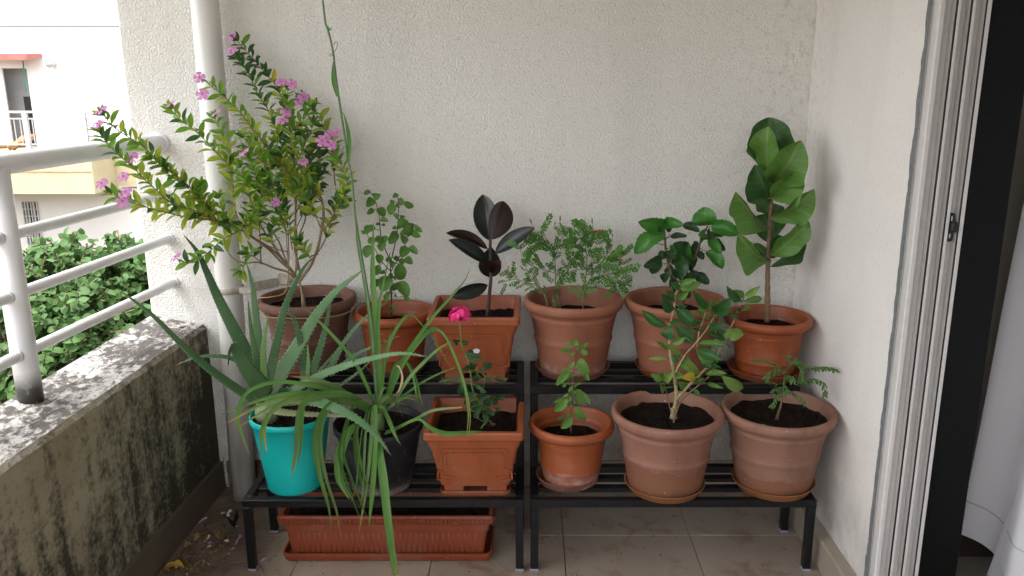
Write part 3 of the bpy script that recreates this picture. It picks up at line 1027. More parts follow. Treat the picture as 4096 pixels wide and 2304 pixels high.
def soil_obj(parent, r_, z, seed=0, square=False, rx=None, ry=None):
    mb = MB()
    v, f = [], []
    if not square:
        rings, seg = 12, 44
        v.append((0, 0, z))
        for i in range(1, rings + 1):
            for k in range(seg):
                a = 2 * math.pi * k / seg
                rr = r_ * i / rings
                x, y = rr * math.cos(a), rr * math.sin(a)
                h = .009 * noise.noise(Vector((x * 22, y * 22, seed))) + .006 * noise.noise(Vector((x * 70, y * 70, seed))) + (.006 if i == rings else 0)
                v.append((x, y, z + h))
        for k in range(seg): f.append((0, 1 + k, 1 + (k + 1) % seg))
        for i in range(rings - 1):
            for k in range(seg):
                a, b = 1 + i * seg + k, 1 + i * seg + (k + 1) % seg
                f.append((a, a + seg, b + seg, b))
    else:
        n, m = int(max(16, rx * 120)), int(max(16, ry * 120))
        for j in range(m + 1):
            for i in range(n + 1):
                x, y = -rx + 2 * rx * i / n, -ry + 2 * ry * j / m
                v.append((x, y, z + .009 * noise.noise(Vector((x * 22, y * 22, seed))) + .007 * noise.noise(Vector((x * 70, y * 70, seed)))))
        for j in range(m):
            for i in range(n):
                a = j * (n + 1) + i
                f.append((a, a + 1, a + n + 2, a + n + 1))
    mb.add(v, f, False)
    # loose crumbs
    r2 = random.Random(seed + 50)
    for _ in range(90):
        if square: x, y = r2.uniform(-rx, rx) * .95, r2.uniform(-ry, ry) * .95
        else:
            a, q = r2.uniform(0, 6.28), r_ * math.sqrt(r2.random()) * .96
            x, y = q * math.cos(a), q * math.sin(a)
        s_ = r2.uniform(.0015, .0045)
        c = Vector((x, y, z + .009 * noise.noise(Vector((x * 22, y * 22, seed))) + s_ * .5))
        mb.add([c + Vector((s_, 0, 0)), c + Vector((-s_ * .6, s_ * .8, 0)), c + Vector((-s_ * .6, -s_ * .8, 0)), c + Vector((0, 0, s_)), c - Vector((0, 0, s_))],
               [(0, 1, 3), (1, 2, 3), (2, 0, 3), (1, 0, 4), (2, 1, 4), (0, 2, 4)])
    return mb.obj('soil', M['soil'], parent)

POT = {}
def pot(key, prof, u, v, Y, Rr, H, z0, mname, soilz, label, group=None, cat='flower pot', name='plant_pot'):
    p = onY(u, v, Y)
    t = thing(name, label, cat, (p.x, Y, z0), group)
    mb = MB(); mb.lathe([(r_ * Rr, z * H) for r_, z in prof], 64)
    mb.obj('pot_body', M[mname], t)
    # inner radius at the soil
    inner = prof[len(prof) // 2:]
    ri = .8
    for (r0, a0), (r1, a1) in zip(inner, inner[1:]):
        if a1 <= soilz <= a0: ri = r1 + (r0 - r1) * (soilz - a1) / max(a0 - a1, 1e-6)
    soil_obj(t, ri * Rr * .995, soilz * H, len(POT))
    POT[key] = (t, Vector((p.x, Y, z0 + soilz * H)), z0 + H)
    return t

def saucer(x, Y, Rr, z, mname, label, h=.030, group='round plastic saucers under the pots'):
    t = MB()
    t.lathe([(0, 0), (Rr * .80, 0), (Rr * .87, .004), (Rr * .985, h * .93), (Rr, h * .97), (Rr * .995, h), (Rr * .965, h), (Rr * .95, h * .93), (Rr * .85, .008), (0, .006)], 56)
    return tag(t.obj('saucer', M[mname], None, (x, Y, z)), label, 'saucer', group)

ZU, ZL = .5352, .2502
SH = .0062
gb = 'large terracotta pots with a ridged body'
def saucered(key, prof, u, v, Y, Rr, H, zt, mname, soilz, label, sr, sm, slabel, group=None):
    pot(key, prof, u, v, Y, Rr, H, zt + SH, mname, soilz, label, group)
    saucer(POT[key][0].location.x + (-.012 if key == 'tulsi2' else 0), Y, sr, zt, sm, slabel)
saucered('vinca', BIG, 1231, 1206, 2.70, .164, .262, ZU, 'terra_brown', .83, 'old dark brown clay pot with twine round its rim, under the pink-flowered bush', .118, 'saucer', 'bright orange saucer half hidden under the dark brown clay pot')
saucered('tulsi', RND, 1576, 1247, 2.70, .139, .215, ZU, 'plastic_red', .70, 'round red plastic pot between the brown clay pot and the square planter', .108, 'saucer_dull', 'dull brown saucer under the round pot with the tall basil')
saucered('mari', BIG, 2294, 1197, 2.685, .169, .262, ZU, 'terra_b', .72, 'terracotta pot of marigolds with a pale salt line near its base', .129, 'saucer_dull', 'dull red saucer under the marigold pot', gb)
saucered('hib', BIG, 2701, 1203, 2.685, .172, .258, ZU, 'terra_a', .74, 'terracotta pot of the broad-leaved hibiscus on the top shelf', .129, 'saucer', 'orange-red saucer under the hibiscus pot', gb)
saucered('fig', RND, 3072, 1284, 2.665, .147, .205, ZU, 'plastic_red', .72, 'round red plastic pot of the fiddle-leaf fig in the corner', .128, 'saucer', 'red saucer under the fiddle-leaf fig pot')
pot('aloe', BUCK, 1162, 1647, 2.41, .126, .25, ZL, 'teal', .90, 'turquoise plastic bucket holding the aloe', None, 'bucket', 'plastic_bucket')
pot('lily', BLK, 1514, 1686, 2.42, .142, .215, ZL, 'blackpot', .86, 'black plastic pot with a pale mineral ring at its base, holding strap-leaved lily')
saucered('tulsi2', RND, 2286, 1685, 2.436, .1375, .205, ZL, 'plastic_salt', .66, 'small round red pot with white salt bloom at its base, on the lower shelf', .102, 'saucer_dull', 'brown saucer under the salt-stained small red pot')
saucered('shrub', BIG, 2670, 1640, 2.385, .1745, .265, ZL, 'terra_wet', .84, 'terracotta pot with its lower half damp and orange, on the lower shelf', .128, 'saucer_or', 'orange saucer under the half-damp terracotta pot, jutting past the shelf edge', gb)
saucered('curry', BIG, 3113, 1640, 2.40, .177, .265, ZL, 'terra_wet2', .84, 'greyish terracotta pot with a damp, sooty foot beside the side wall', .130, 'saucer_or', 'orange saucer under the pot with the sooty damp foot', gb)

# square planters
def sqring(w, d, z, r_=.012, n=4):
    out = []
    for cx, cy, a0 in ((1, 1, 0), (-1, 1, 90), (-1, -1, 180), (1, -1, 270)):
        for k in range(n + 1):
            a = R(a0 + 90 * k / n)
            out.append((cx * (w - r_) + r_ * math.cos(a), cy * (d - r_) + r_ * math.sin(a), z))
    return out

def loft(mb, rings, mi=0, closed_bottom=True):
    n = len(rings[0])
    v = [p for r_ in rings for p in r_]
    f = []
    for i in range(len(rings) - 1):
        for k in range(n):
            f.append((i * n + k, i * n + (k + 1) % n, (i + 1) * n + (k + 1) % n, (i + 1) * n + k))
    if closed_bottom: f.append(tuple(range(n - 1, -1, -1)))
    mb.add(v, f, False, mi)

def square_pot(key, cx, Y, z0, Wt, Wb, H, label, chip=False):
    t = thing('square_planter', label, 'planter', (cx, Y, z0), 'square red plastic planters')
    a, b = Wt / 2, Wb / 2
    def hw(z): return b + (a * .90 - b) * z / (H * .88)
    mb = MB()
    rings = []
    zf = H * .155
    for z, k in ((zf, 0), (H * .19, 0), (H * .195, .0015), (H * .76, .0015), (H * .765, .005), (H * .84, .007), (H * .885, .008)):
        rings.append(sqring(hw(z) + k, hw(z) + k, z, .014))
    for w, z in ((a * .985, H * .888), (a, H * .90), (a, H * .975), (a * .985, H), (a * .90, H), (a * .885, H * .985), (a * .86, H * .90), (a * .78, H * .55)):
        rings.append(sqring(w, w, z, .012))
    loft(mb, rings)
    n_ = len(rings[0])
    mb.obj('pot_body', M['plastic_sq'], t)
    for sx in (-1, 1):
        for sy in (-1, 1):
            m_ = MB(); c = b * .985
            x0, x1 = sorted((sx * c, sx * b * .36)); y0, y1 = sorted((sy * c, sy * b * .36))
            m_.bbox(x0, x1, y0, y1, .0042, zf + .001, .004); m_.obj('foot', M['plastic_sq'], t)
    # moulded panel on front and sides: raised stepped frame
    fm = MB()
    def strip(pts, w, lift):
        for (xa, za), (xb, zb) in zip(pts, pts[1:]):
            d = Vector((xb - xa, zb - za)); L = d.length; d /= L
            nrm = Vector((-d.y, d.x)) * w / 2
            q = []
            for (x, z), s_ in (((xa, za), -1), ((xb, zb), 1)):
                for e in (-1, 1): q.append((x + nrm.x * e + d.x * s_ * w * .3, z + nrm.y * e + d.y * s_ * w * .3))
            vs = []
            for lf in (-.002, lift):
                for (x, z) in q: vs.append((x, -(hw(z) + .0015) - lf, z))
            fm.add(vs, [(4, 5, 7, 6), (0, 1, 5, 4), (2, 6, 7, 3), (0, 4, 6, 2), (1, 3, 7, 5)])
    def outline(s_):
        top, bot = H * .735, H * .22
        xt, xb_ = (hw(top) * .78 - s_), (hw(bot) * .62 - s_)
        L = []
        for sg in (1, -1):
            pts = [(0, top - s_), (xt * .93, top - s_), (xt, top - s_ - .008), (xt * .97, H * .42 + s_ * .4), (xt * .97 + .014, H * .40 + s_ * .4), (xt * .97 + .016, H * .27 + s_), (xb_ + .012, H * .25 + s_)]
            L.append([(sg * x, z) for x, z in pts])
        return L
    for s_, lf in ((0, .0034), (.013, .0034)):
        for L in outline(s_): strip(L, .0055, lf)
    fm.obj('panel_moulding', M['plastic_sq'], t)
    soil_obj(t, 0, H * .80, 31 + len(POT), True, a * .825, a * .825)
    if chip:
        m_ = MB()
        zc = H * .5
        v = [(.012 * math.cos(R(90 + 72 * k)) * 1.05, 0, .0095 * math.sin(R(90 + 72 * k))) for k in range(5)]
        y = -(hw(zc) + .0032)
        v2 = [(x + .008, y, z + zc) for x, _, z in v] + [(x + .008, y + .002, z + zc) for x, _, z in v]
        m_.add(v2, [(0, 1, 2, 3, 4)[::-1]] + [(k, (k + 1) % 5, 5 + (k + 1) % 5, 5 + k) for k in range(5)])
        tag(m_.obj('paint_chip', M['chip'], t), 'small white chipped patch on the front')
    POT[key] = (t, Vector((cx, Y, z0 + H * .80)), z0 + H)
    # drip tray
    tr = MB()
    rr = []
    for w, z in ((b * 1.0, 0), (b * 1.05, .003), (b * 1.09, .012), (b * 1.10, .020), (b * 1.075, .020), (b * 1.05, .008), (b * .9, .004)):
        rr.append(sqring(w, w, z, .016))
    loft(tr, rr)
    n_ = len(tr.v)
    tr.f.append(tuple(range(n_ - len(rr[0]), n_))); tr.sm.append(False); tr.mi.append(0)
    return t, tr
cx3 = onY(1904, 1270, 2.675).x
sq1, tr1 = square_pot('rubber', cx3, 2.675, ZU + .0005, .302, .205, .237, 'square red plastic planter of the dark rubber plant, with a white chip', True)
tag(tr1.obj('drip_tray', M['saucer_dull'], None, (cx3, 2.675, ZU)), 'faded square drip tray under the rubber plant planter', 'drip tray', 'square drip trays')
cxb = onY(1906, 1690, 2.435).x
sq2, tr2 = square_pot('rose', cxb, 2.435, ZL + .0005, .305, .20, .232, 'square red plastic planter of the pink rose on the lower shelf')
tag(tr2.obj('drip_tray', M['plastic_sq'], None, (cxb, 2.435, ZL)), 'bright square drip tray under the rose planter', 'drip tray', 'square drip trays')

# long window box under the left stand with its tray
bx0, bx1 = -.80, -.108
bc = Vector(((bx0 + bx1) / 2, 2.448, 0))
wbx = thing('window_box', 'long terracotta coloured plastic window box on the floor under the left stand', 'planter', bc + Vector((0, 0, .009)))
hx, hy, HB = (bx1 - bx0) / 2, .088, .152
def rr_(kx, ky, z, r_=.012): return sqring(hx - kx, hy - ky, z, r_, 3)
mb = MB()
loft(mb, [rr_(.036, .022, 0), rr_(.034, .020, .004), rr_(.022, .012, HB * .60), rr_(.018, .010, HB * .62), rr_(.014, .008, HB * .80), rr_(.004, .003, HB * .81), rr_(0, 0, HB * .84), rr_(0, 0, HB * .96), rr_(.004, .004, HB), rr_(.012, .012, HB), rr_(.016, .016, HB * .96), rr_(.03, .03, HB * .5)])
mb.obj('box_body', M['plastic_box'], wbx)
mb = MB()
n = 46
for k in range(n):
    x = -hx + .012 + (2 * hx - .024) * (k + .5) / n
    w = (2 * hx - .024) / n
    mb.bbox(x - w * .34, x + w * .34, -hy - .006, -hy + .001, HB * .842, HB * .958, .004)
for sx in (-1, 1):
    for k in range(10):
        y = -hy + .012 + (2 * hy - .024) * (k + .5) / 10
        x0, x1 = sorted((sx * (hx - .001), sx * (hx + .004)))
        mb.bbox(x0, x1, y - .006, y + .006, HB * .845, HB * .955, .002)
mb.obj('scalloped_rim', M['plastic_box'], wbx)
mb = MB()
n = 34
for k in range(n):
    x = -hx + .06 + (2 * hx - .12) * k / (n - 1)
    mb.tube([Vector((x, -hy + .0228, .008)), Vector((x, -hy + .0148, HB * .58))], .0037, 6)
mb.obj('fluting', M['plastic_box'], wbx)
soil_obj(wbx, 0, HB * .86, 71, True, hx - .018, hy - .018)
mb = MB()
tx, ty = hx - .012, hy - .002
loft(mb, [sqring(tx - .012, ty - .006, .0005, .016), sqring(tx, ty, .004, .02), sqring(tx + .006, ty + .006, .022, .022), sqring(tx + .006, ty + .006, .030, .022), sqring(tx + .001, ty + .001, .031, .02), sqring(tx - .003, ty - .003, .012, .018), sqring(tx - .02, ty - .012, .007, .016)])
k_ = len(sqring(1, 1, 0)); nn = len(mb.v)
mb.f.append(tuple(range(nn - k_, nn))); mb.sm.append(False); mb.mi.append(0)
tag(mb.obj('window_box_tray', M['plastic_box'], None, (bc.x, bc.y, 0)), 'long shallow tray on the floor tiles under the window box', 'drip tray')

# ================================================================== PLANTS
cA = Crop(340, 100, 2.3373); cB = Crop(340, 620, 2.3373); cT = Crop(1400, 740, 2.786); cM = Crop(1960, 840, 3.293)
cH = Crop(2480, 780, 2.787); cF = Crop(2880, 440, 1.685); cL = Crop(460, 900, 1.575); cK = Crop(1200, 1050, 2.07)
cR = Crop(1740, 1200, 2.498); cO = Crop(2160, 1330, 3.622); cG = Crop(2540, 1120, 2.416); cU = Crop(2940, 1390, 4.262)
c4 = Crop(900, 1050, 1.155); cW = Crop(0, 800, 1.767); cN = Crop(0, 60, 1.9065); cD = Crop(600, 1900, 3.587)

def line3(crop, pts, Y0, Y1=None):
    n = len(pts)
    Y1 = Y0 if Y1 is None else Y1
    out = []
    for i, q in enumerate(pts):
        Y = q[2] if len(q) > 2 else Y0 + (Y1 - Y0) * i / max(n - 1, 1)
        out.append(onY(*crop(q[0], q[1]), Y))
    return out

def stem_part(t, crop, pts, r0, r1, mname, Y0, Y1=None, name='stem', n=None, knobs=0):
    P = smooth(line3(crop, pts, Y0, Y1), n or max(6, len(pts) * 4))
    k = len(P)
    rr = [(r0 + (r1 - r0) * i / (k - 1)) * (1 + (.12 * (rng.random() - .5) if knobs else 0) + (knobs if knobs and i % 3 == 0 else 0)) for i in range(k)]
    mb = MB(); mb.tube(P, rr, 8)
    return rel(mb, t.location).obj(name, M[mname], t), P

def leaves_from(t, crop, specs, Y, kind, mats, spread=.03, roll=.5, petiole=None, attach=None, fat=1.0, **kw):
    """specs: (bx, by, tx, ty, width[, material]) in crop pixels"""
    mbp = MB()
    for i, q in enumerate(specs):
        bx, by, tx, ty, w = q[:5]
        mname = q[5] if len(q) > 5 else mats[i % len(mats)]
        Yb = q[6] if len(q) > 6 else Y + rng.uniform(-.35, .35) * spread
        Yt = q[7] if len(q) > 7 else Yb + rng.uniform(-1, .5) * spread
        B, T = onY(*crop(bx, by), Yb), onY(*crop(tx, ty), Yt)
        wm = fat * w / crop.k * mpp(B)
        ra = rng.uniform(-roll, roll)
        if len(q) > 8: ra = q[8]
        me = leaf_mesh(kind, mname, i % 4, **kw)
        put_leaf(t, me, B, T, wm / max(.6, abs(math.cos(ra))), ra)
        if attach is not None:
            # short petiole to the nearest stem point
            best = min(attach, key=lambda p: (p - B).length)
            d = (best - B).length
            if .002 < d < .09:
                mid = (best + B) / 2 - Vector((0, 0, d * .12))
                mbp.tube([best, mid, B], [.0013, .0011, .0008], 5)
                rel(mbp, t.location).obj('petiole', M[petiole or 'stem_green'], t); mbp = MB()

# --- rubber plant
Y = 2.675
t = thing('rubber_plant', 'dark burgundy rubber plant with large glossy oval leaves', 'plant', POT['rubber'][1])
_, P = stem_part(t, cT, [(1530, 1460), (1555, 1200), (1572, 980), (1562, 700), (1568, 590)], .0068, .0045, 'stem_purple', Y, Y - .01)
mm = ['lf_rubber']
SP = [(1548, 612, 1478, 108, 275, 'lf_rubber', Y + .015, Y + .045, .15), (1585, 605, 1712, 182, 270, 'lf_rubber', Y - .02, Y - .055, math.pi - .25),
      (1620, 760, 2058, 478, 165, 'lf_rubber', Y - .01, Y - .03, -.55), (1532, 715, 1072, 535, 125, 'lf_rubber', Y - .02, Y - .06, math.pi - .7),
      (1528, 870, 1100, 612, 150, 'lf_rubber', Y - .03, Y - .09, .5), (1575, 695, 1550, 1025, 255, 'lf_rubber', Y + .03, Y + .075, .1),
      (1577, 985, 1600, 850, 215, 'lf_rubber', Y - .02, Y - .10, math.pi + .2), (1532, 1118, 1118, 1240, 160, 'lf_rubber', Y - .02, Y - .07, -.25)]
leaves_from(t, cT, SP, Y, 'ellip', mm, .02, .2, 'stem_purple', P, fold=.16, bow=.07, n=14)
m_ = MB(); a = onY(*cT(1568, 592), Y - .01); b = onY(*cT(1600, 480), Y - .012)
m_.tube(smooth([a, a.lerp(b, .5), b], 8), [.004, .0042, .004, .0034, .0028, .002, .0013, .0004], 8); rel(m_, t.location).obj('bud_sheath', M['rose'] if False else M['stem_purple'], t)

# --- fiddle-leaf fig
Y = 2.665
t = thing('fiddle_leaf_fig', 'fiddle-leaf fig with big veined leaves on a bare brown stem', 'plant', POT['fig'][1])
_, P = stem_part(t, cF, [(318, 1430), (320, 1250), (322, 1060), (330, 900), (340, 730), (345, 600), (335, 480), (330, 380)], .0095, .005, 'stem_brown', Y, Y, n=40, knobs=.14)
d, l = 'lf_fig_dark', 'lf_fig'
SP = [(320, 430, 335, 50, 275, d, Y + .03, Y + .05, .1), (320, 400, 325, 112, 185, l, Y, Y - .02, -.25), (330, 515, 545, 205, 235, l, Y - .02, Y - .10, .25), (345, 600, 540, 398, 185, l, Y - .02, Y - .09, .3),
      (335, 590, 235, 368, 165, d, Y, Y - .03, -.2), (335, 650, 198, 462, 120, d, Y + .01, Y + .02, -.3), (338, 725, 634, 532, 150, l, Y - .01, Y - .08, .55), (330, 800, 108, 550, 125, l, Y - .02, Y - .08, -.75),
      (332, 895, 318, 700, 215, d, Y + .02, Y + .06, 0), (340, 975, 597, 748, 150, l, Y - .015, Y - .07, .45), (330, 1015, 124, 832, 150, l, Y - .03, Y - .11, -.5), (338, 1055, 562, 850, 95, d, Y + .01, Y + .03, .5),
      (322, 1020, 230, 900, 60, d, Y + .02, Y + .05, .2), (335, 760, 395, 640, 120, d, Y + .02, Y + .05, 0), (335, 700, 270, 600, 110, d, Y + .02, Y + .04, 0), (338, 480, 400, 330, 150, l, Y, Y - .05, .2), (338, 1000, 420, 850, 120, d, Y + .01, Y + .03, .2), (335, 560, 300, 430, 110, d, Y + .02, Y + .05, .1)]
leaves_from(t, cF, SP, Y, 'fig', [l], .03, .3, 'stem_green', P, 1.12, fold=.42, bow=.14, wave=.10, n=18)

# --- hibiscus
Y = 2.685
t = thing('hibiscus_plant', 'bushy hibiscus with broad toothed glossy leaves and no flowers', 'plant', POT['hib'][1])
_, P1 = stem_part(t, cH, [(690, 1240), (665, 1050), (565, 850), (515, 640), (502, 480), (488, 350)], .006, .003, 'stem_brown', Y, Y - .02)
_, P2 = stem_part(t, cH, [(697, 1230), (760, 950), (800, 830), (860, 640), (912, 480), (975, 350)], .0055, .003, 'stem_brown', Y + .01, Y)
for q in ([(502, 510), (560, 430)], [(510, 560), (410, 540)], [(515, 600), (580, 585)], [(905, 500), (1010, 490)], [(870, 650), (975, 648)], [(500, 490), (470, 500)], [(812, 860), (870, 845)], [(520, 790), (580, 765)]):
    stem_part(t, cH, q, .0014, .0010, 'stem_purple', Y - .01, Y - .03, 'petiole', 5)
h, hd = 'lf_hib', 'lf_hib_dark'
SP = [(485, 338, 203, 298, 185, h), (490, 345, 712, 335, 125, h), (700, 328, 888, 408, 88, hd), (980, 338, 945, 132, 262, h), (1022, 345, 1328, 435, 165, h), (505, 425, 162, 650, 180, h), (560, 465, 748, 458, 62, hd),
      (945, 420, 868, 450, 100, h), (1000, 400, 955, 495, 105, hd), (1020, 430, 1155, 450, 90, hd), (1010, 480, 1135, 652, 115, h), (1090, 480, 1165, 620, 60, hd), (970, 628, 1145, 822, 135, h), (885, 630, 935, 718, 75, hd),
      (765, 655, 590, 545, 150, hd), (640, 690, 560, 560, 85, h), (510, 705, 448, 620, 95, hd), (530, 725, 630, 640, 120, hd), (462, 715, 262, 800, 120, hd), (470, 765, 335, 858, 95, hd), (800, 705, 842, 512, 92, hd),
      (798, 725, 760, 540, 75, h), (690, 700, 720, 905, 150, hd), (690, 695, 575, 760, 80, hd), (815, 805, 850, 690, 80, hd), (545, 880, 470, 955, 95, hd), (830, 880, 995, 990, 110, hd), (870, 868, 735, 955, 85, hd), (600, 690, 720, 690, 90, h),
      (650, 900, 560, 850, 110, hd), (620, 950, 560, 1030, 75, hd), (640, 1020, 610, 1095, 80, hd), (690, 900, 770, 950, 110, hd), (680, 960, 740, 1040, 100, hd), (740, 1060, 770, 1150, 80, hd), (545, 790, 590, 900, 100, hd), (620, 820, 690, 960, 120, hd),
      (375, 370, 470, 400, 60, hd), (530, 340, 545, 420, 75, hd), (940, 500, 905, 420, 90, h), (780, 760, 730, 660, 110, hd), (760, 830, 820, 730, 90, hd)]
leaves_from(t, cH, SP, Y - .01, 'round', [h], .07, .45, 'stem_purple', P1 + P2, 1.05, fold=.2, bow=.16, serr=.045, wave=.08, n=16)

# --- tall holy basil
Y = 2.70
t = thing('basil_plant', 'tall thin holy basil with small rounded toothed leaves on dark stems', 'plant', POT['tulsi'][1], 'holy basil plants')
PP = []
for pts, r0 in (([(462, 1450), (460, 1150), (452, 950), (440, 800), (443, 760)], .0032), ([(455, 965), (360, 860), (280, 720), (190, 550)], .0017), ([(430, 805), (350, 600), (322, 330), (270, 130)], .002),
                ([(468, 805), (520, 560), (540, 300), (540, 150)], .0021), ([(455, 965), (560, 780), (660, 550), (705, 465)], .0018)):
    _, P = stem_part(t, cT, pts, r0, r0 * .5, 'stem_purple', Y, Y - .01); PP += P
SP = [(250, 150, 185, 245, 88), (262, 130, 340, 100, 75), (230, 70, 152, 105, 48), (262, 268, 192, 328, 55), (300, 270, 388, 345, 85), (342, 385, 428, 402, 50), (330, 430, 282, 442, 32), (352, 440, 390, 445, 28),
      (515, 135, 500, 85, 62), (535, 175, 610, 205, 75), (605, 190, 707, 245, 65), (500, 195, 446, 182, 45), (522, 238, 420, 300, 100), (548, 225, 505, 225, 48), (530, 350, 505, 368, 42), (550, 345, 612, 352, 32), (530, 330, 482, 338, 35),
      (545, 375, 640, 455, 100), (600, 460, 705, 545, 105), (640, 430, 708, 452, 52), (712, 460, 765, 470, 42), (730, 485, 808, 525, 52), (700, 530, 788, 578, 65), (510, 470, 466, 482, 40), (530, 480, 578, 475, 32), (640, 540, 556, 545, 58),
      (600, 570, 598, 655, 78), (512, 515, 435, 655, 92), (430, 590, 355, 625, 72), (365, 640, 360, 740, 85), (365, 605, 278, 600, 75), (285, 600, 200, 640, 75), (285, 490, 200, 470, 72), (225, 450, 180, 548, 78), (170, 520, 132, 535, 42),
      (235, 675, 175, 808, 92), (620, 690, 572, 810, 100), (652, 700, 755, 768, 72), (330, 775, 328, 880, 80), (325, 890, 275, 1002, 78), (385, 955, 330, 985, 40), (595, 830, 697, 880, 75), (560, 820, 592, 885, 58), (480, 810, 542, 835, 52),
      (460, 815, 395, 845, 58), (470, 845, 468, 925, 58), (545, 875, 575, 1058, 122), (455, 975, 460, 1055, 48), (490, 1015, 500, 1062, 42), (425, 1020, 360, 1190, 140), (325, 1065, 220, 1135, 66), (465, 1105, 525, 1160, 75), (530, 1085, 648, 1245, 118),
      (605, 1235, 675, 1308, 42), (440, 1215, 395, 1290, 62), (500, 1215, 525, 1245, 32), (450, 1360, 425, 1400, 32), (470, 1345, 500, 1365, 32), (470, 1390, 512, 1415, 34), (452, 1400, 438, 1425, 30), (455, 1150, 440, 1200, 34), (395, 1200, 450, 1210, 30)]
leaves_from(t, cT, SP, Y - .01, 'round', ['lf_tulsi'], .04, .5, 'stem_purple', PP, 1.15, fold=.14, bow=.12, serr=.04, wave=.05, n=12)

# --- young holy basil
Y = 2.436
t = thing('basil_plant', 'short young holy basil with fresh light green leaves on one stem', 'plant', POT['tulsi2'][1], 'holy basil plants')
_, P1 = stem_part(t, cO, [(445, 1460), (460, 1000), (470, 750), (490, 560), (505, 350), (470, 200)], .0026, .0012, 'stem_brown', Y, Y - .01)
_, P2 = stem_part(t, cO, [(508, 350), (570, 245), (592, 190)], .0014, .0009, 'stem_brown', Y, Y - .01)
SP = [(445, 170, 360, 155, 62), (465, 160, 500, 100, 40), (500, 115, 555, 195, 78), (605, 195, 698, 142, 58), (600, 240, 682, 322, 85), (445, 250, 285, 270, 72), (500, 290, 450, 345, 52), (580, 378, 695, 615, 158), (580, 535, 642, 595, 45),
      (640, 605, 712, 700, 72, 'lf_tulsi'), (498, 425, 425, 510, 62), (430, 530, 320, 555, 52), (415, 570, 242, 765, 118), (470, 575, 438, 665, 58), (430, 640, 375, 700, 62), (515, 500, 555, 492, 38), (515, 750, 602, 722, 45), (470, 765, 412, 860, 58),
      (495, 765, 522, 790, 40), (375, 740, 325, 788, 48), (405, 705, 435, 735, 40), (530, 825, 595, 1045, 132), (625, 875, 722, 1035, 85, 'lf_tulsi'), (405, 885, 335, 930, 48), (442, 920, 402, 1015, 52), (388, 955, 210, 1138, 128), (330, 950, 198, 1005, 52),
      (535, 1075, 655, 1270, 122), (452, 1220, 305, 1390, 122), (340, 1220, 248, 1255, 52), (455, 1190, 395, 1195, 42), (465, 1045, 425, 1095, 42), (500, 1175, 518, 1198, 30), (570, 190, 525, 250, 52), (610, 215, 580, 165, 40), (480, 870, 520, 850, 60), (500, 1020, 560, 1045, 50)]
leaves_from(t, cO, SP, Y - .01, 'round', ['lf_tulsi_young'], .035, .45, 'stem_brown', P1 + P2, fold=.14, bow=.10, serr=.04, n=12)

# --- gardenia-like shrub in the half-damp pot
Y = 2.385
t = thing('leafy_shrub', 'open branching shrub with pointed glossy leaves, one of them yellow', 'shrub', POT['shrub'][1])
PP = []
for pts, r0, r1, mn, Ya, Yb in (([(355, 1340), (400, 1140), (375, 900), (340, 700), (340, 450), (380, 280), (385, 150), (430, 70)], .0075, .0022, 'stem_pale', Y, Y + .05), ([(395, 1160), (520, 1020), (640, 900), (740, 800), (860, 600), (905, 500), (960, 385), (1030, 200)], .0055, .002, 'stem_pale', Y, Y + .02),
                            ([(390, 895), (480, 730), (570, 630), (690, 480), (770, 350)], .0032, .0018, 'stem_pale', Y - .01, Y - .04), ([(600, 645), (620, 500), (660, 390), (682, 290)], .0022, .0015, 'stem_pale', Y - .01, Y), ([(372, 1380), (420, 1220), (480, 1130), (600, 1030), (720, 930)], .0036, .0016, 'stem_brown', Y - .02, Y - .05),
                            ([(345, 1270), (300, 1070), (280, 1000)], .002, .0012, 'stem_brown', Y - .02, Y - .04), ([(590, 660), (640, 780), (730, 870)], .0016, .001, 'stem_green', Y - .02, Y - .02), ([(700, 482), (790, 470), (872, 474)], .0013, .001, 'stem_green', Y - .02, Y - .06)):
    _, P = stem_part(t, cG, pts, r0, r1, mn, Ya, Yb, 'branch'); PP += P
m_ = MB(); m_.tube(smooth(line3(cG, [(385, 1340), (370, 1290), (356, 1240)], Y), 6), [.009, .0075, .0085, .007, .0085, .0065], 8); rel(m_, t.location).obj('trunk', M['stem_pale'], t)
g_, gd, gl = 'lf_shrub', 'lf_shrub_dark', 'lf_shrub_light'
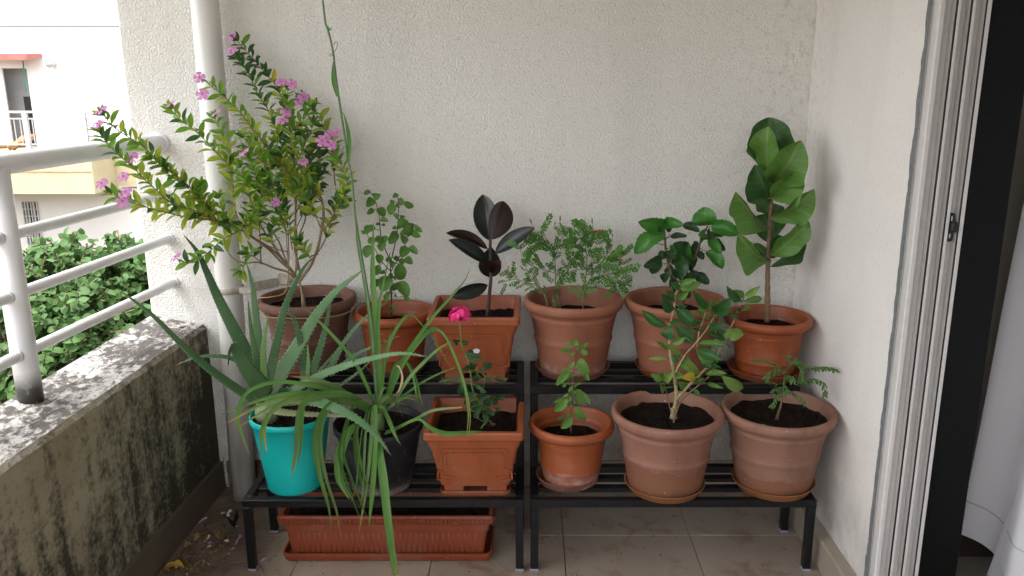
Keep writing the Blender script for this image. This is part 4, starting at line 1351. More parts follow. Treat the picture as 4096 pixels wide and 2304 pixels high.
SP = [(315, 445, 66, 285, 95, gd), (345, 450, 322, 580, 145, gd), (398, 275, 598, 448, 135, gd), (392, 438, 568, 608, 132, gd), (350, 445, 440, 405, 62, gd), (490, 552, 355, 612, 66, g_), (335, 650, 202, 592, 56, g_), (438, 700, 262, 598, 58, gl), (308, 768, 132, 765, 44, gl),
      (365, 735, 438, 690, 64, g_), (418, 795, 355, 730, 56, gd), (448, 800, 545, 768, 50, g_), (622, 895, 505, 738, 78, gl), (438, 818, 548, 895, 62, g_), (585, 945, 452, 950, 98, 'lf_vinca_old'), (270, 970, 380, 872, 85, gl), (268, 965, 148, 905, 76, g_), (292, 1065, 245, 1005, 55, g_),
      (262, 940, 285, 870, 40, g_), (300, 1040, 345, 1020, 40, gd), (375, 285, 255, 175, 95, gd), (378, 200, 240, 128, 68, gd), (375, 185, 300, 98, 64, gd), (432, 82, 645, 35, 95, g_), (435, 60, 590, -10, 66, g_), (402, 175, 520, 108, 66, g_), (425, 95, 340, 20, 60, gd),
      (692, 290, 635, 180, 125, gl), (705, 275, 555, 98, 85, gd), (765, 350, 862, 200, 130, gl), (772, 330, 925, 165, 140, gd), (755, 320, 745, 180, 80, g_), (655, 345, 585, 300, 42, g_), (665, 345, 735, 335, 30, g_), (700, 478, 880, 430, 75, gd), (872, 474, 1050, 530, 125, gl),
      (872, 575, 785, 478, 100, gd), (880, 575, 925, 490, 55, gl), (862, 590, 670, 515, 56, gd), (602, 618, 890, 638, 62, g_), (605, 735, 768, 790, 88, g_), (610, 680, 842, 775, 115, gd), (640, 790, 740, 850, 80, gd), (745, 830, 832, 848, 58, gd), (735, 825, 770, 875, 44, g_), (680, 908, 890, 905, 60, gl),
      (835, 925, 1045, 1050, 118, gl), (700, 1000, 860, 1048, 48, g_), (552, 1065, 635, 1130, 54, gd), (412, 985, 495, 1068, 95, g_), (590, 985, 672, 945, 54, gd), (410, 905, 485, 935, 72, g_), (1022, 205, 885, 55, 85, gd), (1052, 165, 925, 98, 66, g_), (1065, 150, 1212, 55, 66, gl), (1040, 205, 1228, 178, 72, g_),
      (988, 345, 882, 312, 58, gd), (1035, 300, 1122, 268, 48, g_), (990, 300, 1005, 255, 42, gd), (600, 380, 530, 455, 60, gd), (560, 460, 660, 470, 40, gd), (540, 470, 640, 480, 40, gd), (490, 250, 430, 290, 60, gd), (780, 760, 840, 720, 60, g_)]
leaves_from(t, cG, SP, Y - .01, 'lance', [g_], .07, .45, 'stem_green', PP, fold=.20, bow=.13, wave=.05, n=12)

# --- rose
Y = 2.43
t = thing('rose_plant', 'thin rose plant with a single bright pink bloom on a long stalk', 'plant', POT['rose'][1])
PP = []
for pts, r0, r1, mn, Ya, Yb in (([(460, 1290), (520, 1150), (385, 920), (352, 700), (320, 570), (270, 450), (244, 190)], .0028, .0016, 'stem_green', Y, Y - .06), ([(535, 1160), (482, 940), (495, 790), (478, 690)], .0022, .0012, 'stem_green', Y, Y - .03), ([(480, 1300), (540, 1150), (540, 980), (560, 960)], .0024, .0014, 'stem_green', Y + .02, Y),
                            ([(350, 720), (430, 690), (500, 760), (620, 780), (720, 795)], .001, .0007, 'stem_green', Y - .03, Y - .06), ([(360, 830), (260, 820), (130, 790), (50, 810)], .001, .0007, 'stem_green', Y - .03, Y - .05), ([(268, 445), (230, 420)], .0009, .0007, 'stem_green', Y - .05, Y - .05), ([(262, 440), (310, 430), (345, 430)], .0009, .0007, 'stem_green', Y - .05, Y - .05)):
    _, P = stem_part(t, cR, pts, r0, r1, mn, Ya, Yb, 'stem'); PP += P
SP = [(238, 420, 170, 395, 58), (275, 425, 352, 428, 32), (290, 445, 318, 450, 26), (300, 535, 478, 575, 52), (318, 530, 385, 512, 40), (330, 605, 480, 588, 46), (380, 655, 270, 695, 62), (390, 680, 300, 655, 50), (475, 680, 578, 638, 62), (440, 685, 512, 700, 42), (500, 660, 570, 675, 40),
      (505, 765, 610, 780, 40), (610, 775, 720, 815, 40), (600, 790, 660, 825, 34), (365, 770, 445, 785, 62), (410, 760, 462, 770, 55), (375, 690, 395, 730, 44), (400, 640, 395, 700, 44), (135, 785, 38, 815, 46), (245, 820, 130, 775, 42), (285, 930, 258, 830, 95), (460, 890, 515, 922, 54), (420, 850, 500, 905, 46),
      (345, 990, 425, 935, 95), (430, 970, 545, 950, 64), (355, 1090, 442, 1015, 82), (395, 1115, 475, 1055, 95), (505, 975, 482, 1030, 42), (515, 980, 520, 1005, 30), (600, 972, 705, 960, 38), (560, 1000, 625, 1040, 62), (605, 1090, 658, 1075, 54), (575, 995, 602, 955, 44), (440, 1135, 385, 1165, 52), (478, 1135, 540, 1160, 66),
      (515, 1205, 500, 1240, 52, 'lf_rose_dry'), (560, 1210, 545, 1255, 46, 'lf_rose_dry'), (570, 1225, 598, 1252, 44, 'lf_rose_dry'), (420, 1170, 430, 1195, 42, 'lf_rose_dry'), (470, 1050, 520, 1100, 80), (540, 1080, 500, 1150, 80), (500, 1010, 560, 1060, 90), (540, 1020, 470, 1010, 80), (450, 1080, 500, 1130, 70), (610, 1000, 700, 1000, 30),
      (575, 1110, 580, 1160, 50), (280, 960, 262, 920, 60), (300, 1010, 288, 1060, 22), (520, 1130, 560, 1100, 70)]
leaves_from(t, cR, SP, Y - .02, 'ovate', ['lf_rose'], .06, .5, 'stem_green', PP, fold=.2, bow=.1, serr=.05, n=12)
fc = onY(*cR(252, 135), Y - .06)
fl = thing('flower', None, None, fc - Vector(t.location)); fl.parent = t
k_ = 1.3 * mpp(fc) / cR.k
for ring, (cnt, rad, ln, lift, open_) in enumerate(((6, .010, 84, -.1, 1.2), (5, .008, 84, .1, .75), (5, .006, 84, .2, .40), (4, .004, 78, .3, .22), (3, .002, 66, .4, .10))):
    for i in range(cnt):
        a = 2 * math.pi * (i + .37 * ring) / cnt + rng.uniform(-.15, .15)
        d = Vector((math.cos(a), math.sin(a), 0))
        B = Vector((0, 0, -36 * k_)) + d * rad * .4
        T = B + (d * math.sin(open_) + Vector((0, 0, math.cos(open_)))) * ln * k_ * rng.uniform(.9, 1.1) + Vector((0, 0, lift * 12 * k_))
        me = leaf_mesh('petal', 'rose', i % 4, fold=-.12, bow=-.24, wave=.18, n=10)
        o = bpy.data.objects.new('petal', me); COL.objects.link(o); o.parent = fl
        o.matrix_basis = leaf_matrix(B, T, ln * k_ * 1.05, 0, Vector((0, 0, 1)) + d * -.6)
m_ = MB()
for i in range(5):
    a = 2 * math.pi * i / 5
    d = Vector((math.cos(a), math.sin(a), 0)); s_ = Vector((-d.y, d.x, 0))
    z = Vector((0, 0, -40 * k_))
    m_.add([z - s_ * .003, z + s_ * .003, z + d * .017 + Vector((0, 0, -.005))], [(0, 1, 2)])
m_.tube([Vector((0, 0, -52 * k_)), Vector((0, 0, -42 * k_)), Vector((0, 0, -30 * k_))], [.0016, .0042, .005], 8)
m_.obj('calyx', M['stem_green'], fl)

# --- curry leaf plant
Y = 2.40
t = thing('curry_leaf_plant', 'small curry leaf plant with arching feathery fronds beside the side wall', 'plant', POT['curry'][1])
stem_part(t, cU, [(718, 1330), (735, 1150), (790, 950), (802, 830), (830, 650), (850, 420)], .0042, .0018, 'stem_brown', Y, Y)
stem_part(t, cU, [(698, 1325), (700, 1220), (745, 1060)], .003, .002, 'stem_brown', Y - .01, Y - .01)
fr_list = [([(860, 420), (720, 300), (530, 220), (250, 190)], 85, 10, Y + .02, Y - .02), ([(1200, 350), (1100, 230), (900, 140)], 110, 9, Y - .02, Y - .05), ([(1180, 330), (1400, 328), (1640, 340), (1740, 385)], 120, 8, Y, Y - .02), ([(840, 425), (700, 390), (600, 430), (510, 545)], 115, 8, Y - .03, Y - .08),
           ([(850, 580), (880, 480), (960, 490), (1015, 600)], 110, 8, Y - .05, Y - .11), ([(1050, 560), (1300, 530), (1500, 600), (1545, 850)], 105, 11, Y, Y - .03), ([(1120, 290), (1145, 450), (1155, 570)], 80, 7, Y - .03, Y - .05), ([(830, 665), (720, 700), (605, 760)], 80, 7, Y - .02, Y - .08),
           ([(800, 700), (720, 850), (605, 1035)], 95, 6, Y - .03, Y - .09), ([(850, 640), (885, 720), (850, 810)], 85, 5, Y - .04, Y - .08), ([(900, 720), (1080, 830), (1230, 985)], 85, 7, Y - .01, Y - .06), ([(740, 640), (620, 590), (500, 560)], 60, 5, Y, Y - .03), ([(850, 420), (900, 330), (1000, 250), (1180, 340)], 85, 7, Y, Y - .01), ([(1040, 620), (1120, 560), (1230, 620)], 80, 5, Y, Y - .02)]
for fi, (pts, ln, cnt, Ya, Yb) in enumerate(fr_list):
    _, P = stem_part(t, cU, pts, .0012, .0006, 'stem_green', Ya, Yb, 'rachis', 24)
    for k in range(cnt):
        for sg in (-1, 1):
            s = .12 + .88 * (k + (.3 if sg > 0 else 0)) / cnt
            i = min(int(s * 23), 22)
            B = P[i].copy(); tg = (P[i + 1] - P[i]).normalized()
            kk = ln / cU.k * mpp(B) * rng.uniform(.85, 1.1) * (1 - .25 * abs(s - .5))
            sd_ = Vector((0, -1, 0)).cross(tg).normalized() * sg
            dr = (tg * .45 + sd_ * .55 + Vector((0, -.35 * sg, -.75))).normalized()
            put_leaf(t, leaf_mesh('lance', 'lf_curry', k % 4, fold=.22, bow=.10, n=7), B, B + dr * kk, kk * .42, rng.uniform(-.8, .8))
stem_part(t, cU, [(845, 330), (860, 200), (875, 120), (912, 65)], .0011, .0005, 'stem_brown', Y - .01, Y - .02, 'rachis', 12)
o_, P = stem_part(t, cU, [(560, 570), (480, 545), (330, 508)], .0007, .0005, 'stem_brown', Y - .02, Y - .05, 'rachis', 8)
for k, (x, y) in enumerate(((905, 72), (890, 100), (875, 130), (865, 170), (855, 210))):
    for sg in (-1, 1): stem_part(t, cU, [(x, y), (x + sg * 35, y - 5), (x + sg * 55, y + 8)], .0006, .0003, 'stem_brown', Y - .02, Y - .03, 'dry_twig', 4)
Bz = POT['curry'][1]
B = onY(*cU(420, 1150), 2.33); B.z = Bz.z + .012; T = onY(*cU(620, 1225), 2.30); T.z = Bz.z + .008
o = link('fallen_leaf', leaf_mesh('lance', 'lf_shrub_light', 2, fold=.2, bow=.1, n=8)); o.matrix_basis = leaf_matrix(B, T, .011, .3, Vector((0, -.3, 1)))
tag(o, 'pale curled leaf lying on the soil of the curry plant pot', 'leaf')

# --- marigolds
Y = 2.685
t = thing('marigold_plants', 'clump of feathery marigolds with two small orange blooms', 'plant', POT['mari'][1])
def pinnate(name, mname, seed):
    r_ = random.Random(seed)
    mb = MB()
    n = 5
    mb.tube([Vector((0, 0, 0)), Vector((.5, 0, .05)), Vector((1, 0, 0))], .012, 4)
    for k in range(n):
        x = .22 + .70 * k / (n - 1)
        for sg in (-1, 1, 0):
            if sg == 0 and k < n - 1: continue
            L = (.30 - .12 * abs(x - .5)) * r_.uniform(.85, 1.15)
            ang = sg * r_.uniform(.75, 1.0)
            d = Vector((math.cos(ang), math.sin(ang), r_.uniform(-.25, .25))); s_ = Vector((-d.y, d.x, 0)) * (.082 * r_.uniform(.8, 1.2))
            b = Vector((x, 0, .05 * 4 * x * (1 - x)))
            mb.add([b, b + d * L * .45 - s_ + Vector((0, 0, .02)), b + d * L * .5, b + d * L * .45 + s_ + Vector((0, 0, .02)), b + d * L], [(0, 1, 2), (0, 2, 3), (1, 4, 2), (2, 4, 3)], True)
    return mb.mesh('leaf', M[mname])
PIN = {(mn, k): pinnate('leaf', mn, k) for mn in ('lf_mari', 'lf_mari_pale') for k in range(4)}
branches = [([(770, 1300), (700, 1080), (600, 990), (450, 950), (340, 910), (160, 950)], .0022, 0, Y - .03, Y - .10), ([(690, 1060), (540, 880), (440, 680), (390, 490)], .0016, 0, Y - .04, Y - .07), ([(340, 910), (250, 830), (190, 780)], .001, 0, Y - .08, Y - .09),
            ([(930, 1290), (870, 1080), (860, 830), (850, 640), (760, 430), (680, 240)], .0024, 1, Y, Y - .03), ([(850, 640), (900, 480), (985, 290)], .0015, 1, Y, Y + .02), ([(850, 830), (650, 770), (560, 740)], .0012, 1, Y, Y - .05), ([(780, 480), (640, 430), (500, 480)], .0012, 1, Y - .02, Y - .05), ([(860, 800), (1000, 740), (1050, 690)], .0012, 1, Y, Y - .04),
            ([(760, 430), (640, 340), (560, 320)], .001, 1, Y - .02, Y - .03), ([(1225, 1330), (1235, 1080), (1330, 890), (1440, 720), (1600, 600), (1760, 620)], .0026, 2, Y - .02, Y - .05), ([(1250, 1000), (1275, 640), (1220, 330), (1130, 220)], .002, 2, Y, Y + .02), ([(1330, 890), (1560, 860), (1770, 975)], .0016, 2, Y - .03, Y - .08),
            ([(1275, 620), (1350, 450), (1392, 330)], .0016, 2, Y, Y - .02), ([(1380, 800), (1560, 560), (1620, 440)], .0014, 2, Y - .02, Y), ([(1275, 560), (1120, 450), (1080, 420)], .0012, 2, Y, Y - .04), ([(1220, 480), (1290, 320), (1300, 220)], .0012, 2, Y + .01, Y + .02), ([(1470, 700), (1640, 700), (1800, 800), (1870, 845)], .0014, 2, Y - .04, Y - .06), ([(1480, 860), (1620, 960), (1650, 1060)], .0012, 2, Y - .04, Y - .06), ([(1200, 780), (1080, 800), (1030, 830)], .0012, 2, Y - .02, Y - .05)]
cnt = 0
for pts, r0, grp, Ya, Yb in branches:
    _, P = stem_part(t, cM, pts, r0, r0 * .45, 'stem_pale' if grp == 0 else 'stem_green', Ya, Yb, 'stem', 30)
    Ln = sum((a - b).length for a, b in zip(P, P[1:]))
    k = max(3, int(Ln / (.0085 if grp == 2 else .0105)))
    for j in range(k):
        s = .16 + .84 * (j + rng.random()) / k
        i = min(int(s * 29), 28)
        B, tg = P[i], (P[i + 1] - P[i]).normalized()
        a = rng.uniform(0, 6.28)
        sd_ = Matrix.Rotation(a, 3, tg) @ tg.orthogonal().normalized()
        L = rng.uniform(.034, .058) * (.8 if grp == 0 else 1.05)
        dr = (tg * .55 + sd_ * .9 + Vector((0, -.12, .05))).normalized()
        T = B + dr * L
        if T.y > YB - .02: T.y = YB - .02
        pale = (B.z < POT['mari'][2] + .03 and rng.random() < .8) or (grp == 0 and rng.random() < .4)
        put_leaf(t, PIN[('lf_mari_pale' if pale else 'lf_mari', cnt % 4)], B, T, L * .95, rng.uniform(-1.2, 1.2))
        cnt += 1
B = onY(*cM(930, 1290), Y - .05); B.z = POT['mari'][1].z
put_leaf(t, PIN[('lf_mari_pale', 1)], B, onY(*cM(840, 1200), Y - .08), .04, 0)
for (x0, y0, x1, y1) in ((600, 300, 522, 110), (920, 290, 924, 72), (840, 260, 862, 152), (1350, 340, 1344, 105), (1545, 390, 1543, 300), (1612, 420, 1610, 310), (1215, 300, 1220, 205)):
    A_, B_ = onY(*cM(x0, y0), Y - .02), onY(*cM(x1, y1), Y - .02)
    m_ = MB(); L = (B_ - A_).length
    h_ = min(.020, L * .4)
    d_ = (B_ - A_).normalized()
    m_.tube([A_, B_ - d_ * h_, B_ - d_ * h_ * .7, B_ - d_ * h_ * .3, B_], [.0007, .0008, .0026, .0024, .0008], 7)
    rel(m_, t.location).obj('bud', M['stem_green'] if x0 > 1000 else M['lf_mari_pale'], t)
for (x, y, sc) in ((1404, 295, 1.0), (1708, 672, .85)):
    c = onY(*cM(x, y), Y - .03)
    fl = thing('flower', None, None, c - Vector(t.location)); fl.parent = t
    for ring, (cn, ln, el) in enumerate(((11, .0165, .15), (9, .012, .5), (7, .008, .9))):
        for i in range(cn):
            a = 2 * math.pi * (i + ring * .4) / cn
            d_ = Vector((math.cos(a) * math.cos(el), math.sin(a) * math.cos(el), math.sin(el)))
            o = bpy.data.objects.new('petal', leaf_mesh('petal', 'mari_or', i % 3, fold=.1, bow=.1, wave=.1, n=5)); COL.objects.link(o); o.parent = fl
            o.matrix_basis = leaf_matrix(Vector((0, 0, 0)), d_ * ln * sc, .0075 * sc, 0, Vector((0, 0, 1)))
    m_ = MB(); m_.tube([Vector((0, 0, -.022)) * sc, Vector((0, 0, -.016)) * sc, Vector((0, 0, -.002)) * sc], [.0015, .0045, .0055], 8); m_.obj('calyx', M['stem_green'], fl)

# --- pink periwinkle bush
t = thing('periwinkle_bush', 'big sprawling periwinkle bush with pink flowers and yellowing leaves', 'shrub', POT['vinca'][1])
YP = 2.70
VB = [  # polyline in crop A pixels with depth, leafy from this fraction, radius
    ([(2050, 2650, YP), (2020, 2450, YP), (1970, 2360, YP)], None, .0085),
    ([(2010, 2400, YP), (2130, 2200, YP), (2205, 1930, YP), (2210, 1620, YP), (2000, 1480, 2.68), (1850, 1330, 2.66), (1700, 1150, 2.64), (1550, 950, 2.62), (1400, 760, 2.61), (1250, 620, 2.60), (1130, 520, 2.60)], .38, .0055),
    ([(1965, 2360, YP), (1780, 2120, 2.68), (1450, 1910, 2.62), (1200, 1830, 2.56), (1020, 1560, 2.50), (760, 1340, 2.45), (580, 1180, 2.42), (400, 1040, 2.39), (270, 950, 2.37), (150, 815, 2.36)], .34, .0045),
    ([(1965, 2360, YP), (1700, 2080, 2.66), (1420, 1890, 2.60), (1190, 1820, 2.54), (1000, 1720, 2.48), (830, 1670, 2.44), (610, 1490, 2.40), (420, 1310, 2.37), (240, 1130, 2.35), (120, 990, 2.34)], .36, .004),
    ([(1190, 1830, 2.54), (920, 1790, 2.47), (700, 1740, 2.42), (480, 1680, 2.38), (240, 1590, 2.36)], .10, .0026),
    ([(1240, 1840, 2.56), (1000, 1560, 2.50), (830, 1440, 2.46), (700, 1330, 2.43), (600, 1250, 2.42)], .3, .0022),
    ([(1900, 2260, YP), (1600, 1800, 2.66), (1500, 1500, 2.64), (1340, 1300, 2.62), (1200, 1160, 2.60), (1040, 1000, 2.58), (900, 880, 2.56), (790, 780, 2.55)], .42, .0032),
    ([(1480, 1900, 2.62), (1400, 1700, 2.62), (1370, 1400, 2.62), (1330, 1150, 2.63), (1260, 1000, 2.64), (1210, 850, 2.64)], .22, .0024),
    ([(2020, 2380, YP), (1970, 2100, 2.73), (1970, 1500, 2.74), (1950, 1300, 2.75), (1900, 900, 2.76), (1830, 650, 2.77), (1740, 510, 2.77), (1620, 370, 2.77), (1500, 230, 2.77), (1420, 130, 2.77)], .50, .004),
    ([(1970, 1700, 2.73), (1900, 1350, 2.73), (1790, 1000, 2.74), (1700, 790, 2.75), (1640, 680, 2.75), (1560, 530, 2.75), (1470, 380, 2.75), (1390, 290, 2.75)], .30, .003),
    ([(1975, 2300, YP), (1975, 1700, 2.68), (1960, 1300, 2.68), (1940, 1000, 2.68), (1885, 800, 2.67), (1900, 600, 2.67)], .40, .0036),
    ([(2340, 1500, 2.76), (2310, 1150, 2.78), (2230, 930, 2.78), (2130, 800, 2.77), (2040, 690, 2.75)], .15, .0026),
    ([(2200, 1940, YP), (2310, 1790, 2.69), (2450, 1500, 2.69), (2440, 1380, 2.69), (2370, 1240, 2.68), (2300, 1090, 2.67)], .35, .003),
    ([(1640, 2240, 2.64), (1635, 1900, 2.62), (1640, 1600, 2.60), (1600, 1400, 2.59), (1530, 1250, 2.58), (1490, 1190, 2.57)], .30, .0028),
    ([(1900, 2250, YP), (1800, 2000, 2.68), (1640, 1830, 2.62), (1420, 1930, 2.54), (1270, 2040, 2.48), (1150, 2130, 2.44), (1010, 2210, 2.41), (890, 2200, 2.40)], .42, .003),
    ([(1950, 2365, YP), (1850, 2300, 2.67), (1650, 2230, 2.63), (1480, 2225, 2.60), (1350, 2150, 2.57), (1340, 2050, 2.56)], None, .0042),
    ([(1900, 2120, 2.66), (1700, 2060, 2.62), (1560, 1950, 2.58), (1480, 1880, 2.56)], None, .002),
    ([(1650, 2230, 2.63), (1560, 2150, 2.58), (1500, 2110, 2.55)], .5, .002),
    ([(1500, 2230, 2.60), (1480, 2270, 2.56), (1450, 2320, 2.54)], .4, .0016),
    ([(2210, 1650, YP), (2060, 1530, 2.66), (1800, 1500, 2.62), (1700, 1400, 2.60)], .2, .002),
    ([(1900, 2300, YP), (1880, 1950, 2.64), (1800, 1760, 2.60), (1780, 1690, 2.59)], .55, .0022),
    ([(2120, 2220, YP), (2050, 2100, 2.66), (2010, 2030, 2.64)], .2, .0018),
    ([(2100, 2250, YP), (2240, 2000, 2.72), (2330, 1750, 2.72), (2400, 1600, 2.72)], .4, .0026),
    ([(1960, 2340, YP), (2000, 2000, 2.76), (2080, 1700, 2.78), (2090, 1400, 2.79), (2040, 1150, 2.79), (1990, 950, 2.78)], .40, .0032),
    ([(2090, 1500, 2.79), (2200, 1300, 2.80), (2180, 1050, 2.80)], .1, .002),
    ([(1990, 1500, 2.74), (1760, 1300, 2.70), (1650, 1150, 2.68), (1560, 1060, 2.66)], .1, .0024),
    ([(1970, 1600, 2.74), (2080, 1350, 2.72), (2140, 1150, 2.72)], .1, .002),
    ([(1640, 1650, 2.60), (1750, 1500, 2.58), (1790, 1380, 2.58)], .2, .0018),
    ([(2200, 1900, YP), (2120, 1720, 2.64), (2050, 1600, 2.62), (1960, 1530, 2.62)], .3, .002),
    ([(1400, 1880, 2.60), (1560, 1800, 2.56), (1660, 1700, 2.54)], .2, .0018),
    ([(1980, 1900, 2.72), (2100, 1650, 2.74), (2180, 1500, 2.75), (2200, 1400, 2.75)], .2, .002),
    ([(1975, 1750, 2.74), (2060, 1550, 2.76), (2150, 1400, 2.78), (2260, 1320, 2.78)], .15, .002),
    ([(1650, 1850, 2.62), (1560, 1650, 2.60), (1500, 1480, 2.59), (1450, 1330, 2.58)], .2, .0022),
    ([(1900, 1900, 2.64), (1820, 1700, 2.62), (1720, 1560, 2.60), (1620, 1480, 2.59)], .25, .0022),
    ([(2000, 1480, 2.68), (1900, 1350, 2.66), (1850, 1220, 2.66), (1780, 1100, 2.66)], .1, .002),
    ([(1850, 1330, 2.66), (1700, 1290, 2.63), (1560, 1180, 2.61), (1480, 1050, 2.60)], .1, .002),
    ([(1940, 1000, 2.68), (2050, 880, 2.68), (2120, 760, 2.68)], .1, .0018),
    ([(1960, 1300, 2.68), (2050, 1150, 2.69), (2100, 1020, 2.70), (2160, 900, 2.70)], .1, .002),
    ([(1240, 1840, 2.56), (1130, 1640, 2.52), (1080, 1500, 2.50)], .3, .0018),
    ([(1420, 1890, 2.60), (1300, 1750, 2.56), (1240, 1600, 2.55)], .3, .0018),
    ([(2310, 1780, 2.69), (2400, 1650, 2.66), (2430, 1560, 2.65)], .2, .0016),
    ([(1800, 2100, 2.64), (1740, 1960, 2.60), (1760, 1850, 2.59)], .3, .0016),
    ([(1950, 2100, 2.74), (1900, 1800, 2.75), (1840, 1600, 2.76), (1800, 1450, 2.77)], .35, .0022),
]
spec = []
tips = []
for pts, leafy, r0 in VB:
    P = smooth([onY(*cA(x, y), Yq) for x, y, Yq in pts], 14 + 6 * len(pts))
    P = [p + Vector((noise.noise(p * 14), noise.noise(p * 14 + Vector((9, 0, 0))), noise.noise(p * 14 + Vector((0, 9, 0))))) * .006 for p in P]
    k = len(P)
    mb = MB(); mb.tube(P, [r0 * (1 - .72 * i / (k - 1)) for i in range(k)], 7)
    rel(mb, t.location).obj('branch', M['stem_vinca'], t)
    if leafy is None: continue
    L = [0]
    for a, b in zip(P, P[1:]): L.append(L[-1] + (b - a).length)
    s = leafy * L[-1]
    side = rng.random() * 3.14
    while s <= L[-1] + 1e-6:
        i = min(max(j for j in range(k) if L[j] <= s + 1e-9), k - 2)
        B = P[i].lerp(P[i + 1], min(1, (s - L[i]) / max(L[i + 1] - L[i], 1e-9)))
        tg = (P[i + 1] - P[i]).normalized()
        fr0 = s / L[-1]
        tipd = L[-1] - s
        for sg in (-1, 1):
            vside = Vector((0, -1, .15)).cross(tg)
            vside = vside.normalized() if vside.length > .1 else Vector((1, 0, 0))
            vfront = tg.cross(vside).normalized()
            a = side + (0 if sg > 0 else math.pi)
            sd_ = vside * math.cos(a) + vfront * math.sin(a)
            dr = (tg * rng.uniform(.3, .75) + sd_ * .9 + Vector((rng.uniform(-.22, .22), rng.uniform(-.2, .12), rng.uniform(-.15, .22)))).normalized()
            ln = (.046 if tipd > .02 else .034) * rng.uniform(.8, 1.15)
            if r0 > .0036 and fr0 < .6: ln *= 1.12
            spec.append((B, B + dr * ln, ln * rng.uniform(.31, .41), fr0, tipd))
        if tipd < .012:      # whorl of small leaves at the tip
            for q in range(4):
                a = q * 1.57 + side
                dr = (tg * 1.0 + (vside * math.cos(a) + vfront * math.sin(a)) * .6).normalized()
                spec.append((B, B + dr * .034, .012, 1, 0))
        side += 1.57 + rng.uniform(-.4, .4)
        s += rng.uniform(.0125, .018)
fl_pos = [(1365, 110, .9, 2.765), (1368, 240, .9, 2.745), (1070, 490, .3, 2.585), (1095, 645, .5, 2.575), (795, 735, 1.25, 2.54), (145, 790, 1.0, 2.35), (115, 925, .9, 2.33), (1830, 530, .9, 2.66), (1932, 552, .2, 2.655), (1990, 705, .5, 2.73), (2045, 675, .4, 2.72), (1878, 815, .1, 2.655), (1848, 890, 1.1, 2.65),
          (2215, 1082, .4, 2.65), (2290, 1030, .2, 2.66), (2305, 1120, .4, 2.64), (2356, 1000, .3, 2.67), (1215, 825, 1.3, 2.61), (1480, 1183, 1.15, 2.55), (1780, 1658, .3, 2.575), (155, 1480, .8, 2.34), (350, 1645, .4, 2.345), (435, 1235, .8, 2.36), (355, 1415, .7, 2.345), (845, 2165, 1.2, 2.39), (2040, 1275, .9, 2.66), (375, 1560, .7, 2.345)]
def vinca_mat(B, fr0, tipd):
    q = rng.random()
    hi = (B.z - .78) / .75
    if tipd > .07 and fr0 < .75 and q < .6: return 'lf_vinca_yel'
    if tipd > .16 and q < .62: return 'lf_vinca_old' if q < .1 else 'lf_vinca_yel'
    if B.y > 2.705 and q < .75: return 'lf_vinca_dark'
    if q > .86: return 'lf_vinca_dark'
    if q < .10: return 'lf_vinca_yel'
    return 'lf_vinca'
rng2 = random.Random(3)
spec.sort(key=lambda q: q[0].y)
spec = [q for q in spec if q[1].y < YB - .012]
stuff = {}
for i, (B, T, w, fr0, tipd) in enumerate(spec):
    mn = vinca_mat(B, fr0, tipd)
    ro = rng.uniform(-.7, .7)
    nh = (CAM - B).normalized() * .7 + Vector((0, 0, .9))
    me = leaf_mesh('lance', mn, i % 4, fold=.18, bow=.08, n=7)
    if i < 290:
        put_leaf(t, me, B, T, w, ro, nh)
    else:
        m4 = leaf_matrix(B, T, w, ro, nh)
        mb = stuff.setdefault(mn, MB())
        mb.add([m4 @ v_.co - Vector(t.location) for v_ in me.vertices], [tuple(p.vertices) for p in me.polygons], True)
allm = MB(); mats_ = []
for k, (mn, mb) in enumerate(stuff.items()):
    mats_.append(M[mn]); allm.add(mb.v, mb.f, True, k)
if mats_: tag(allm.obj('foliage', mats_, t), kind='stuff')
def vinca_flower(parent, c, axis, size, mname='petal'):
    """c in the parent's space"""
    fl = thing('flower', None, None, c); fl.parent = parent
    axis = axis.normalized()
    u = axis.orthogonal().normalized()
    for i in range(5):
        a = 2 * math.pi * i / 5 + .3
        d_ = Matrix.Rotation(a, 3, axis) @ u
        o = bpy.data.objects.new('petal', leaf_mesh('petal', mname, i % 4, fold=-.04, bow=.05, wave=.10, n=8)); COL.objects.link(o); o.parent = fl
        o.matrix_basis = leaf_matrix(d_ * .0012, d_ * size * .5 - axis * size * .05, size * .52, .12, axis)
    m_ = MB(); m_.tube([axis * .0005, axis * .0022], [.0022, .0012], 8); m_.obj('flower_eye', M['eye'], fl)
    m_ = MB(); m_.tube([Vector((0, 0, 0)), -axis * size * .35, -axis * size * .55 + Vector((0, 0, -.004))], [.0013, .0009, .0012], 6); m_.obj('flower_tube', M['stem_green'], fl)
    return fl
for i, (x, y, tilt, Yf) in enumerate(fl_pos):
    c = onY(*cA(x, y), Yf)
    view = (CAM - c).normalized()
    ax = (view * math.cos(tilt) + (Vector((-.6, 0, .8)) if x < 1500 else Vector((-.15, -.2, .95))) * math.sin(tilt))
    vinca_flower(t, c - Vector(t.location), ax, .038 * rng.uniform(.88, 1.1) * (.8 if (x, y) in ((2356, 1000), (2040, 1275), (1780, 1658)) else 1))

